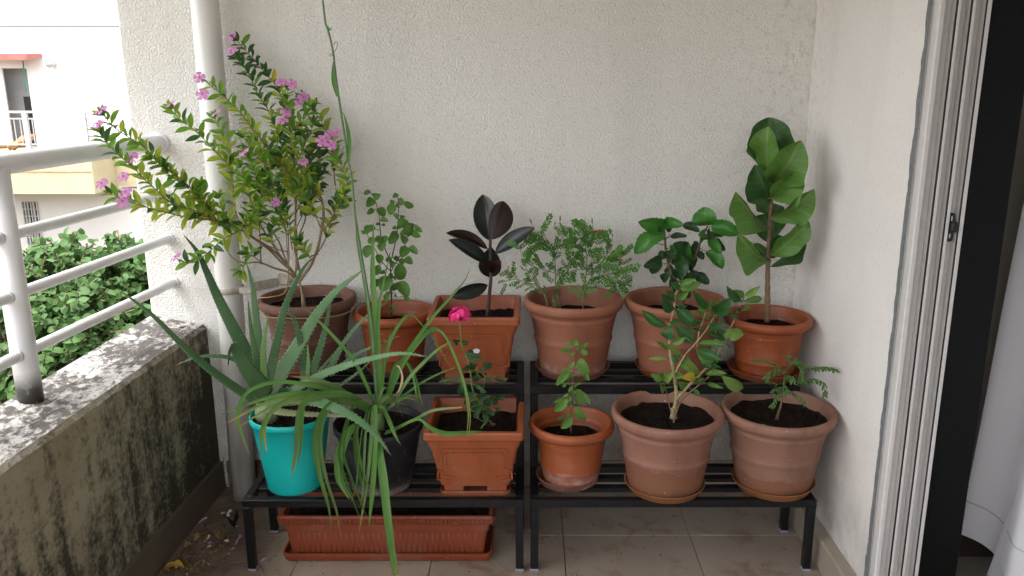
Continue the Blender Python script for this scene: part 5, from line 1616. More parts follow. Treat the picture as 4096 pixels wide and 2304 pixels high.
# twine tied round the rim of the brown pot and up to the branches
tw = thing('jute_twine', 'brown jute twine tied from the bush to the brown pot rim', 'twine', POT['vinca'][1])
pv = POT['vinca'][0].location
m_ = MB()
ring_ = [Vector((pv.x + .1625 * math.cos(a), pv.y + .1625 * math.sin(a), pv.z + .262 * .853 + .004 * math.sin(3 * a))) for a in [2 * math.pi * k / 48 for k in range(49)]]
m_.tube(ring_, .0022, 6, False)
P = smooth([onY(*cA(x, y), Yq) for x, y, Yq in ((1900, 1950, 2.64), (1905, 2200, 2.62), (1895, 2400, 2.60), (1860, 2510, 2.58), (1720, 2545, 2.565), (1625, 2560, 2.60))] + [ring_[26]], 40)
m_.tube(P, .0022, 6)
rel(m_, tw.location).obj('twine_strand', M['twine'], tw)

# --- aloe
t = thing('aloe_plant', 'large grey-green aloe with toothed fleshy leaves in the turquoise bucket', 'plant', POT['aloe'][1])
YA = 2.41
AL = [  # crop, points(with depth), width px in crop, material
    (cL, [(930, 1100, 2.40), (840, 1075, 2.36), (640, 940, 2.31), (440, 770, 2.28), (250, 580, 2.26), (110, 470, 2.25), (10, 398, 2.25)], 92, 'aloe'),
    (cL, [(940, 1050, 2.42), (860, 870, 2.42), (740, 640, 2.43), (650, 460, 2.44), (580, 300, 2.45), (520, 170, 2.45), (432, 62, 2.45)], 112, 'aloe_dark'),
    (cL, [(960, 1085, 2.37), (900, 1000, 2.33), (820, 890, 2.30), (768, 800, 2.28), (742, 765, 2.26), (722, 800, 2.245), (711, 895, 2.24)], 165, 'aloe'),
    (cL, [(900, 930, 2.44), (745, 845, 2.43), (640, 826, 2.42), (520, 832, 2.41), (392, 878, 2.40)], 38, 'aloe_dark'),
    (cL, [(950, 1020, 2.38), (915, 950, 2.36), (880, 800, 2.35), (850, 600, 2.35), (839, 478, 2.35)], 60, 'aloe'),
    (cL, [(945, 1000, 2.43), (912, 800, 2.45), (890, 600, 2.46), (865, 380, 2.47), (828, 235, 2.47)], 76, 'aloe'),
    (cL, [(945, 1010, 2.37), (937, 900, 2.35), (936, 760, 2.34), (966, 562, 2.34)], 50, 'aloe_lime'),
    (cL, [(960, 1030, 2.38), (985, 900, 2.37), (1025, 720, 2.37), (1065, 540, 2.37), (1130, 380, 2.37), (1195, 260, 2.37), (1268, 188, 2.37)], 72, 'aloe_dark'),
    (cL, [(975, 1060, 2.40), (1040, 940, 2.42), (1110, 830, 2.44), (1200, 680, 2.46), (1290, 540, 2.47), (1400, 410, 2.48), (1562, 283, 2.48)], 118, 'aloe'),
    (cL, [(925, 980, 2.39), (918, 840, 2.39), (926, 745, 2.39)], 34, 'aloe_dark'),
    (cL, [(1195, 1010, 2.44), (1195, 880, 2.45), (1155, 680, 2.45), (1092, 505, 2.45)], 70, 'aloe_dark'),
    (cL, [(1215, 1010, 2.44), (1260, 880, 2.44), (1320, 680, 2.44), (1362, 465, 2.44)], 62, 'aloe_dark'),
    (cL, [(1215, 950, 2.43), (1218, 850, 2.43), (1214, 750, 2.43)], 26, 'aloe_lime'),
    (cK, [(-90, 1075, 2.42), (120, 960, 2.40), (300, 880, 2.37), (600, 792, 2.33), (850, 752, 2.30), (1062, 782, 2.28)], 84, 'aloe'),
    (cK, [(60, 1080, 2.46), (250, 870, 2.46), (380, 640, 2.46), (560, 440, 2.47), (740, 318, 2.47)], 62, 'aloe_dark'),
    (cK, [(180, 1120, 2.44), (300, 1040, 2.42), (480, 910, 2.40), (595, 805, 2.38)], 40, 'aloe_dark'),
    (cK, [(250, 940, 2.47), (420, 790, 2.46), (620, 690, 2.44), (822, 608, 2.42)], 36, 'aloe_dark'),
    (c4, [(180, 640, 2.38), (300, 628, 2.30), (440, 645, 2.25), (580, 705, 2.22), (690, 790, 2.20), (768, 892, 2.19)], 78, 'aloe'),
    (c4, [(150, 660, 2.36), (260, 690, 2.31), (380, 700, 2.29), (500, 706, 2.27), (610, 715, 2.25)], 46, 'aloe_brown'),
    (cL, [(930, 1080, 2.44), (1100, 1040, 2.50), (1250, 960, 2.52), (1350, 850, 2.53), (1420, 760, 2.53)], 60, 'aloe_dark'),
]
for i, (cr_, pts, w, mn) in enumerate(AL):
    P = [onY(*cr_(x, y), Yq) for x, y, Yq in pts]
    wm = .84 * w / cr_.k * mpp(P[0])
    hint = (CAM - P[0]).normalized() + Vector((0, 0, .5))
    mb = aloe_leaf(P, wm, 26, hint, .30 if w < 120 else .16, True, i)
    rel(mb, t.location).obj('leaf', [M[mn], M['thorn']], t)
m_ = MB()
c0 = onY(*cL(950, 1120), 2.40)
m_.tube([Vector((c0.x, 2.40, POT['aloe'][1].z - .01)), Vector((c0.x, 2.40, POT['aloe'][1].z + .03)), Vector((c0.x + .005, 2.40, POT['aloe'][1].z + .085))], [.034, .036, .024], 12)
rel(m_, t.location).obj('stem', M['aloe_brown'], t)

# --- strap-leaved lily in the black pot
t = thing('lily_plant', 'strap-leaved lily with arching blades and one very tall flower stalk', 'plant', POT['lily'][1])
cS = Crop(0, 0, 1)
SC = [(1516, 1660, 2.42), (1509, 1581, 2.42), (1496, 1390, 2.42), (1480, 1240, 2.42), (1445, 1020, 2.43), (1420, 860, 2.44), (1408, 720, 2.45), (1391, 635, 2.45), (1379, 549, 2.45), (1347, 335, 2.45), (1337, 250, 2.45), (1332, 205, 2.45), (1315, 130, 2.45), (1302, 95, 2.45), (1291, 0, 2.45), (1280, -110, 2.45)]
P = smooth([onY(*q) for q in SC], 60)
m_ = MB(); m_.tube(P, [.0052 - .0026 * i / 59 for i in range(60)], 8)
sc_ = rel(m_, t.location).obj('flower_stalk', M['scape'], t)
for (pts, w) in (([(1352, 385), (1335, 330), (1332, 270), (1336, 235)], 15), ([(1302, 100), (1322, 120), (1326, 105)], 8), ([(1392, 650), (1397, 560), (1380, 470), (1362, 440)], 16)):
    mb = ribbon([onY(x, y, 2.445) for x, y in pts], [w * .9 * mpp(P[0]), w * mpp(P[0]), .0003], .3, 10)
    rel(mb, t.location).obj('bract', M['blade'], sc_)
m_ = MB()
for pts in ([(1333, 212), (1345, 195), (1350, 175), (1342, 168), (1336, 180)], [(1333, 212), (1322, 215), (1315, 222)], [(1333, 214), (1328, 222), (1318, 225)], [(1378, 585), (1370, 600), (1365, 615)]):
    m_.tube(smooth([onY(x, y, 2.44) for x, y in pts], 12), .0009, 5)
rel(m_, t.location).obj('dry_tendril', M['stem_brown'], sc_)
y0 = 2.42
BL = [
    (cS, [(1519, 1640, y0), (1517, 1500, y0), (1505, 1300, y0), (1491, 1100, y0), (1494, 888, y0)], [20, 24, 24, 20, 2], 'blade'),
    (cS, [(1512, 1640, y0), (1500, 1480, y0), (1479, 1257, y0 + .01), (1454, 1099, y0 + .01), (1429, 955, y0 + .01), (1421, 833, y0 + .01)], [16, 17, 17, 15, 12, 2], 'blade'),
    (cS, [(1524, 1640, y0), (1513, 1450, y0), (1514, 1257, y0), (1529, 1153, y0), (1554, 1045, y0), (1562, 1008, y0)], [16, 18, 18, 15, 8, 1], 'blade'),
    (cK, [(620, 1190, 2.40), (540, 990, 2.37), (440, 800, 2.35), (330, 670, 2.33), (200, 530, 2.32), (42, 378, 2.31)], [20, 30, 32, 30, 24, 2], 'blade'),
    (cK, [(660, 1190, 2.41), (700, 830, 2.38), (740, 660, 2.36), (800, 540, 2.35), (870, 450, 2.34), (930, 432, 2.32), (1000, 500, 2.30), (1100, 620, 2.28), (1200, 790, 2.27), (1302, 955, 2.26)], [22, 28, 30, 30, 28, 28, 24, 16, 2], 'blade'),
    (cK, [(690, 1200, 2.42), (830, 840, 2.42), (960, 640, 2.42), (1100, 450, 2.42), (1280, 250, 2.42), (1370, 140, 2.42), (1412, 35, 2.42)], [22, 30, 32, 30, 26, 16, 1], 'blade'),
    (cK, [(700, 1200, 2.40), (850, 850, 2.37), (980, 660, 2.34), (1060, 570, 2.31), (1130, 542, 2.29), (1200, 600, 2.27), (1260, 720, 2.25), (1330, 900, 2.23), (1380, 1100, 2.22), (1396, 1270, 2.215), (1380, 1438, 2.21)], [20, 26, 30, 34, 38, 44, 48, 42, 28, 3], 'blade'),
    (cK, [(720, 1210, 2.40), (790, 1140, 2.38), (900, 960, 2.35), (1030, 820, 2.33), (1150, 710, 2.31), (1265, 648, 2.30)], [20, 26, 30, 28, 20, 2], 'blade_pale'),
    (cK, [(700, 1190, 2.44), (770, 900, 2.45), (820, 830, 2.45), (870, 818, 2.44), (905, 860, 2.43), (945, 970, 2.42), (965, 1090, 2.41), (992, 1205, 2.40)], [20, 26, 30, 34, 34, 28, 3], 'blade'),
    (cK, [(640, 1180, 2.38), (680, 1050, 2.36), (720, 1036, 2.34), (780, 1120, 2.32), (845, 1272, 2.31)], [20, 28, 32, 30, 2], 'blade'),
    (cK, [(660, 1200, 2.37), (690, 1130, 2.35), (740, 1108, 2.33), (790, 1170, 2.31), (832, 1225, 2.30)], [22, 36, 44, 38, 3], 'blade_pale'),
    (cK, [(720, 1220, 2.38), (810, 1150, 2.37), (880, 1122, 2.36), (974, 1142, 2.35)], [12, 18, 16, 2], 'blade_pale'),
    (cK, [(650, 1190, 2.36), (690, 1210, 2.33), (740, 1310, 2.30), (790, 1430, 2.28), (835, 1510, 2.27)], [24, 40, 44, 34, 3], 'blade'),
    (cK, [(700, 1420, 2.36), (790, 1380, 2.33), (920, 1312, 2.30), (1000, 1298, 2.28), (1070, 1360, 2.27), (1200, 1412, 2.27), (1400, 1405, 2.28), (1580, 1402, 2.30)], [20, 24, 24, 26, 50, 48, 36, 2], 'blade'),
    (cK, [(710, 1400, 2.40), (790, 1370, 2.37), (950, 1300, 2.35), (1100, 1225, 2.34), (1342, 1198, 2.34)], [18, 22, 24, 24, 14], 'blade_pale'),
    (cK, [(800, 855, 2.38), (825, 870, 2.37), (848, 950, 2.36), (825, 1050, 2.36), (775, 1105, 2.36)], [10, 16, 22, 16, 3], 'blade_dry'),
    (cK, [(760, 1180, 2.44), (860, 1100, 2.45), (1000, 1000, 2.46), (1150, 920, 2.47), (1285, 868, 2.47)], [16, 20, 20, 16, 2], 'blade'),
    (cK, [(690, 1200, 2.43), (740, 1050, 2.44), (800, 900, 2.45), (850, 800, 2.45)], [24, 30, 28, 8], 'blade'),
    (cK, [(670, 1190, 2.43), (680, 950, 2.44), (730, 700, 2.44), (750, 530, 2.44)], [20, 24, 20, 2], 'blade'),
    (cK, [(640, 1200, 2.43), (620, 950, 2.43), (612, 700, 2.43)], [22, 24, 10], 'blade'),
    (c4, [(690, 700, 2.36), (650, 655, 2.30), (600, 650, 2.25), (562, 760, 2.22), (545, 880, 2.21), (582, 1000, 2.20), (660, 1192, 2.19)], [18, 26, 32, 32, 28, 22, 2], 'blade'),
    (c4, [(705, 700, 2.36), (692, 655, 2.31), (690, 760, 2.26), (688, 900, 2.24), (680, 1050, 2.23), (664, 1224, 2.22)], [18, 28, 32, 30, 24, 2], 'blade'),
    (c4, [(705, 780, 2.36), (712, 850, 2.27), (730, 1000, 2.22), (750, 1180, 2.19), (770, 1350, 2.17), (788, 1480, 2.155)], [20, 34, 38, 34, 26, 10], 'blade'),
    (c4, [(680, 690, 2.37), (620, 640, 2.34), (540, 610, 2.30), (430, 620, 2.25), (355, 660, 2.22), (334, 760, 2.21), (326, 880, 2.205), (304, 996, 2.20)], [16, 24, 30, 32, 32, 28, 22, 2], 'blade_pale'),
    (c4, [(685, 700, 2.37), (620, 655, 2.33), (550, 640, 2.28), (480, 655, 2.24), (432, 725, 2.215), (413, 830, 2.21), (432, 970, 2.20), (478, 1130, 2.19), (489, 1236, 2.185)], [16, 24, 30, 34, 34, 30, 24, 14, 2], 'blade'),
    (c4, [(680, 690, 2.38), (600, 635, 2.34), (480, 602, 2.29), (330, 620, 2.24), (222, 680, 2.21), (182, 760, 2.20), (192, 876, 2.20)], [14, 20, 24, 24, 22, 18, 2], 'blade_yel'),
    (c4, [(680, 685, 2.39), (620, 640, 2.36), (450, 580, 2.30), (260, 550, 2.25), (130, 580, 2.22), (75, 640, 2.21), (62, 740, 2.205), (115, 895, 2.20)], [14, 18, 20, 20, 20, 18, 14, 2], 'blade'),
    (c4, [(670, 690, 2.38), (600, 645, 2.34), (430, 602, 2.28), (250, 612, 2.24), (80, 662, 2.22), (-14, 702, 2.21)], [14, 18, 22, 20, 14, 2], 'blade'),
    (c4, [(670, 690, 2.38), (600, 655, 2.33), (400, 618, 2.26), (200, 645, 2.22), (10, 742, 2.20)], [14, 18, 20, 18, 2], 'blade_yel'),
    (c4, [(675, 680, 2.40), (610, 640, 2.39), (520, 580, 2.36), (420, 542, 2.33), (308, 524, 2.31)], [14, 20, 24, 20, 2], 'blade_pale'),
    (c4, [(690, 700, 2.36), (668, 672, 2.32), (648, 770, 2.26), (640, 900, 2.24), (636, 1050, 2.23), (622, 1132, 2.22)], [16, 26, 28, 26, 20, 2], 'blade_pale'),
    (c4, [(680, 720, 2.36), (610, 760, 2.28), (604, 880, 2.25), (630, 1020, 2.235), (655, 1085, 2.23)], [16, 24, 26, 20, 2], 'blade'),
    (c4, [(685, 720, 2.36), (620, 745, 2.29), (560, 790, 2.25), (522, 900, 2.22), (522, 1000, 2.21), (574, 1096, 2.20)], [16, 26, 32, 30, 24, 2], 'blade'),
    (c4, [(690, 700, 2.38), (560, 640, 2.31), (470, 625, 2.27), (400, 640, 2.24), (330, 655, 2.23)], [14, 20, 20, 16, 2], 'blade'),
]
r4 = random.Random(21)
for cr_, pts, w, mn in [q for q in BL if q[0] is c4] + [q for q in BL if q[0] is cK][3:9]:
    dx, dy, dY = r4.uniform(-46, 46), r4.uniform(-40, 30), r4.uniform(-.02, .03)
    n_ = len(pts) - 1
    BL.append((cr_, [(x + dx * (i / n_) ** 1.2, y + dy * (i / n_), Yq + dY * i / n_) for i, (x, y, Yq) in enumerate(pts)], [q * r4.uniform(.6, .9) for q in w], r4.choice(('blade', 'blade_pale', 'blade'))))
for cr_, pts, w, mn in BL:
    P = [onY(*cr_(x, y), Yq) for x, y, Yq in pts]
    mb = ribbon(P, [q / cr_.k * mpp(P[len(P) // 2]) for q in w], .22, 30)
    rel(mb, t.location).obj('blade', M[mn], t)
m_ = MB(); b0 = POT['lily'][1]
m_.tube([Vector((b0.x + .004, y0, b0.z - .01)), Vector((b0.x + .004, y0, b0.z + .03)), Vector((b0.x + .004, y0 - .005, b0.z + .075))], [.017, .016, .012], 10)
rel(m_, t.location).obj('bulb_neck', M['blade_pale'], t)

# small sprouts and bits of leaf on the soil
def sprout(key, x, y, crop, label, n=4, size=.02, mn='lf_shrub_light'):
    b = POT[key][1]
    d = ray(*crop(x, y)); p = CAM + d * ((b.z + .004 - CAM.z) / d.z)
    s_ = thing('seedling', label, 'seedling', p)
    for k in range(n):
        a = k * 6.28 / n + .4
        put_leaf(s_, leaf_mesh('lance', mn, k % 4, fold=.2, bow=.1, n=6), p + Vector((0, 0, .008)), p + Vector((math.cos(a) * size, math.sin(a) * size, .014 + .004 * (k % 2))), size * .32, 0, Vector((0, 0, 1)))
    m_ = MB(); m_.tube([Vector((0, 0, -.004)), Vector((0, 0, .01))], .0009, 5); m_.obj('stem', M['stem_green'], s_)
sprout('vinca', 1395, 460, cL, 'pale green seedling at the right of the brown clay pot', 5, .026)
sprout('tulsi2', 35, 1330, cO, 'tiny pale seedling at the left edge of the salt-stained red pot', 3, .008)

# ================================================================== FLOOR LITTER in the corner
def on_floor(x, y): return onZ(*cD(x, y), .003)
litter = [(210, 1370, 500, 1375, .030, 'lf_yellow_dry', 'dry_leaf', 'curled yellow leaf lying on the floor by the parapet skirting', 'leaf'),
          (1175, 640, 1235, 880, .044, 'lf_rubber', 'dry_leaf', 'dark curled leaf leaning beside the front leg of the stand', 'leaf'),
          (690, 690, 830, 660, .012, 'petal_dry', 'fallen_petal', 'purple petal fallen against the parapet skirting', 'petal'),
          (1230, 1010, 1345, 920, .016, 'petal_dry', 'fallen_petal', 'bright purple petal on the floor by the stand leg', 'petal'),
          (1100, 560, 1025, 610, .014, 'petal_white', 'fallen_petal', 'bleached white petal at the left of the white pair', 'petal'),
          (1095, 590, 1180, 550, .016, 'petal_white', 'fallen_petal', 'bleached white petal at the right of the white pair', 'petal'),
          (620, 990, 840, 870, .022, 'lf_dry', 'dry_leaf', 'long brown dry leaf in the middle of the floor litter', 'leaf'),
          (880, 870, 1010, 970, .020, 'lf_dry', 'dry_leaf', 'brown dry leaf pointing at the stand leg in the litter', 'leaf'),
          (450, 1240, 560, 1330, .030, 'lf_dry', 'dry_leaf', 'crumpled brown leaf just behind the yellow leaf', 'leaf'),
          (150, 1420, 300, 1449, .030, 'lf_dry', 'dry_leaf', 'brown leaf half under the yellow leaf', 'leaf'),
          (470, 1060, 650, 1040, .024, 'lf_dry', 'dry_leaf', 'pale brown leaf against the parapet skirting', 'leaf'),
          (1060, 960, 1140, 1000, .012, 'petal_white', 'fallen_petal', 'pale petal lying near the purple petal by the stand', 'petal')]
for k, (x0, y0_, x1, y1_, w, mn, nm, lab, cat) in enumerate(litter):
    B, T = on_floor(x0, y0_), on_floor(x1, y1_)
    T.z += .012 if k != 1 else .03
    o = link(nm, leaf_mesh('lance' if 'leaf' in nm else 'petal', mn, k % 4, fold=.3, bow=.14, wave=.15, n=9))
    o.matrix_basis = leaf_matrix(B, T, w, .3 * (k % 3 - 1), Vector((0, -.3, 1)))
    tag(o, lab, cat, 'dry leaves and petals fallen on the floor')
mb = MB(); mats_ = [M['lf_dry'], M['petal_dry'], M['petal_white'], M['stem_brown']]
r3 = random.Random(11)
for _ in range(420):
    q = r3.random()
    x, y = (r3.gauss(820, 260), r3.gauss(960, 130)) if q < .5 else ((r3.gauss(520, 170), r3.gauss(1300, 70)) if q < .8 else (r3.uniform(300, 1900), r3.uniform(500, 1440)))
    p = on_floor(x, y)
    if p.x < -1.15 or p.x > -.05 or p.y > 2.86: continue
    s_ = r3.uniform(.0015, .0075)
    a = r3.uniform(0, 6.28)
    d1 = Vector((math.cos(a), math.sin(a), r3.uniform(-.1, .3))) * s_ * 1.6
    d2 = Vector((-math.sin(a), math.cos(a), r3.uniform(-.1, .4))) * s_ * .6
    mb.add([p - d1, p - d2 + Vector((0, 0, .001)), p + d1 + Vector((0, 0, .002)), p + d2 + Vector((0, 0, .004))], [(0, 1, 3), (1, 2, 3)], False, r3.choice((0, 0, 0, 0, 0, 0, 3, 3, 3, 3, 3, 1, 2)))
for _ in range(170):
    x, y = r3.uniform(-.85, .9), r3.uniform(2.2, 2.84)
    p = Vector((x, y, .002)); s_ = r3.uniform(.0012, .004); a = r3.uniform(0, 6.28)
    d1 = Vector((math.cos(a), math.sin(a), .2)) * s_; d2 = Vector((-math.sin(a), math.cos(a), .3)) * s_ * .8
    mb.add([p - d1, p - d2, p + d1, p + d2 + Vector((0, 0, s_))], [(0, 1, 3), (1, 2, 3)], False, 3)
tag(mb.obj('leaf_litter', mats_), 'crumbs of dry leaf and soil strewn on the floor tiles', kind='stuff')
# curved dry stalk
m_ = MB(); m_.tube(smooth([on_floor(x, y) + Vector((0, 0, .001)) for x, y in ((1040, 1310), (1180, 1265), (1380, 1245), (1560, 1290), (1630, 1400))], 20), .0016, 5)
tag(m_.obj('dry_stalk', M['stem_brown']), 'thin curved brown stalk on the floor round the stand leg', 'twig')
# dead flower head on the parapet and a twig
p = onZ(*Crop(0, 1100, 1.2036)(880, 260), .662)
sp_ = thing('withered_flower', 'withered dark red flower head lying on the parapet top', 'flower', p)
for k in range(6):
    a = k * 1.05
    put_leaf(sp_, leaf_mesh('petal', 'rose', k % 4, fold=-.12, bow=-.24, wave=.18, n=10) if False else leaf_mesh('lance', 'lf_rose_dry', k % 4, fold=.3, bow=.2, n=6), p, p + Vector((math.cos(a) * .014, math.sin(a) * .014, .006)), .008, 0, Vector((0, 0, 1)))
c3 = Crop(0, 1100, 1.2036)
m_ = MB(); m_.tube(smooth([onZ(*c3(x, y), .668) + Vector((0, 0, .002)) for x, y in ((318, 512), (335, 520), (358, 528))], 8), .0018, 5)
tag(m_.obj('dry_twig', M['stem_brown']), 'short brown twig lying on the parapet top near the post', 'twig')

# ================================================================== OUTSIDE: neighbour building and trees
YW, YF = 20.0, 18.9
def wpt(x, y, Y=YW): return onY(*cN(x, y), Y)
pr = wpt(200, 405); plx = wpt(-240, 405).x
zf = wpt(285, 1010).z            # balcony floor of the neighbour
dz = pr.z
Lx, Rx = -22.0, -5.5
bl = thing('neighbour_building', 'white apartment block with a yellow banded balcony across the yard', 'building', (-12, YW, -3.4))
def bpart(name, mname, boxes, parent=None, bev=0):
    mb = MB()
    for b_ in boxes: mb.box(*b_)
    p_ = parent or bl
    off = Vector(bl.location)
    return rel(mb, off).obj(name, M[mname], p_)
drx = pr.x
zy = onY(*cN(400, 1368), YW).z     # foot of the yellow band
bpart('upper_wall', 'white_wall', [(Lx, plx, YW, YW + .3, zf, dz), (drx, Rx, YW, YW + .3, zf, dz), (Lx, Rx, YW, YW + .3, dz + .001, 9.5)])
zgroove = wpt(300, 87).z
bpart('groove', 'sealant', [(Lx, Rx, YW - .006, YW - .001, zgroove - .02, zgroove + .02)])
zyb = onY(*cN(300, 1365), YF).z
fxr = onY(*cN(712, 1250), YF).x
slab = bpart('balcony_slab', 'yellow_band', [(Lx, fxr, YF, YW - .001, zyb, zf - .02)])
zl = onY(*cN(400, 1198), YF).z
bpart('groove', 'timber', [(Lx, fxr - .02, YF - .008, YF - .001, zl - .014, zl + .014)], slab)
bpart('lower_band', 'yellow_band', [(fxr + .002, Rx, YW - .04, YW + .3, zyb + .05, zf - .001)])
sp2 = onY(*cN(790, 1195), YW - .05)
m_ = MB(); m_.tube([Vector((sp2.x - .16, YW - .05, sp2.z + .02)), Vector((sp2.x, YW - .45, sp2.z))], .07, 12); rel(m_, bl.location).obj('drain_spout', M['yellow_band'], bl)
m_ = MB(); m_.tube([Vector((sp2.x, YW - .452, sp2.z)), Vector((sp2.x, YW - .456, sp2.z))], .055, 12); rel(m_, bl.location).obj('spout_mouth', M['label_dark'], bl)
# lower storey with grilled window
ww = Crop(0, 0, 1.2578)
w0, w1 = onY(*ww(112, 1015), YW), onY(*ww(217, 1230), YW)
bpart('lower_wall', 'shaded_wall', [(Lx, w0.x, YW, YW + .3, -3.4, zyb), (w1.x, Rx, YW, YW + .3, -3.4, zyb), (w0.x, w1.x, YW, YW + .3, w0.z, zyb), (w0.x, w1.x, YW, YW + .3, -3.4, w1.z)])
wn_ = bpart('window', 'glass', [(w0.x, w1.x, YW + .2, YW + .22, w1.z, w0.z)])
wwid = w1.x - w0.x
bpart('window_frame', 'white_rail', [(w0.x, w0.x + .05, YW + .12, YW + .19, w1.z, w0.z), (w1.x - .05, w1.x, YW + .12, YW + .19, w1.z, w0.z), (w0.x + wwid * .5 - .03, w0.x + wwid * .5 + .03, YW + .12, YW + .19, w1.z, w0.z)], wn_)
bpart('grille', 'white_rail', [(w0.x, w1.x, YW - .02, YW - .005, w1.z + (w0.z - w1.z) * k / 6 - .012, w1.z + (w0.z - w1.z) * k / 6 + .012) for k in range(7)] + [(w0.x + wwid * k / 5 - .012, w0.x + wwid * k / 5 + .012, YW - .04, YW - .021, w1.z, w0.z) for k in range(6)], wn_)
# recessed doorway
bpart('door_recess', 'dark_room', [(plx - .1, drx + .1, YW + .75, YW + .85, zf, dz + .1), (plx - .1, plx - .001, YW + .31, YW + .75, zf, dz + .1), (drx + .001, drx + .1, YW + .31, YW + .75, zf, dz + .1), (plx, drx, YW + .31, YW + .75, dz + .001, dz + .1)])
d1 = wpt(16, 405, YW + .27)
bpart('door_leaf', 'white_wall', [(plx, d1.x, YW + .25, YW + .30, zf, dz - .001)])
c0_, c1_ = wpt(190, 620, YW + .9), wpt(245, 1010, YW + .9)
cb = MB(); cb.box(drx - .42, drx - .02, YW + .42, YW + .74, zf, c0_.z)
tag(cb.obj('storage_cabinet', M['black']), 'dark cabinet inside the neighbour doorway', 'cabinet')
# sunshade
s0, s1 = wpt(-260, 300, YW - .7), wpt(312, 316, YW - .05)
mb = MB()
zt, zb_ = wpt(100, 296, YW - .7).z, wpt(100, 342, YW - .7).z
xr_, xf = s1.x, onY(*cN(205, 342), YW - .7).x
v = [(s0.x, YW - .7, zb_), (xf, YW - .7, zb_), (xr_, YW - .001, zb_ + .08), (s0.x, YW - .001, zb_ + .08), (s0.x, YW - .7, zt), (xf, YW - .7, zt), (xr_, YW - .001, zt + .03), (s0.x, YW - .001, zt + .03)]
mb.add(v, [(0, 3, 2, 1), (4, 5, 6, 7), (0, 1, 5, 4), (1, 2, 6, 5), (2, 3, 7, 6), (3, 0, 4, 7)])
rel(mb, bl.location).obj('sunshade', M['red_shade'], bl)
# railing
br = thing('balcony_railing', 'distant white bar railing on the neighbour balcony', 'railing', (onY(*cN(200, 740), YF + .05).x, YF + .05, zf))
YR = YF + .06
def rz(y): return onY(*cN(200, y), YR).z
x_r = onY(*cN(900, 748), YR).x
def rpart(name, b_):
    mb = MB(); mb.box(*b_); rel(mb, br.location).obj(name, M['white_rail'], br)
x_l = -15.5
rpart('top_rail', (x_l, x_r, YR - .03, YR + .03, rz(748), rz(730)))
rpart('rail', (x_l, x_r, YR - .015, YR + .015, rz(796), rz(785)))
rpart('rail', (x_l, x_r, YR - .015, YR + .015, rz(993), rz(980)))
for q in (-260, 188, 635): 
    xx = onY(*cN(q, 760), YR).x
    rpart('post', (xx - .055, xx + .055, YR - .035, YR + .035, zf - .02, rz(748)))
xx = x_l + .12
k0 = 0
while xx < x_r:
    rpart('baluster', (xx - .0085, xx + .0085, YR - .0085, YR + .0085, rz(982), rz(794))); xx += .138
tb = thing('timber_pile', 'brown boards leaning in the neighbour balcony', 'timber', (onY(*cN(180, 1000), YF + .5).x, YF + .5, zf))
for (a0, a1) in (((60, 1010), (260, 925)), ((90, 1020), (190, 930)), ((-40, 1000), (200, 985))):
    A_, B_ = onY(*cN(*a0), YF + .45), onY(*cN(*a1), YF + .6)
    m_ = MB(); m_.tube([A_, B_], .07, 4); rel(m_, tb.location).obj('plank', M['timber'], tb)
A_, B_ = onY(*cN(175, 350), YW - .1), onY(*cN(200, 590), YW - .1)
m_ = MB(); m_.tube([A_, B_], .016, 6); tag(m_.obj('hanging_cord', M['rope_green']), 'thin green cord hanging beside the neighbour doorway', 'cord')
# light fitting on the wall
A_ = wpt(410, 365); m_ = MB(); m_.tube([Vector((A_.x, YW - .001, A_.z)), Vector((A_.x + .03, YW - .25, A_.z - .03))], [.07, .09], 10)
rel(m_, bl.location).obj('wall_lamp', M['dark_room'], bl)

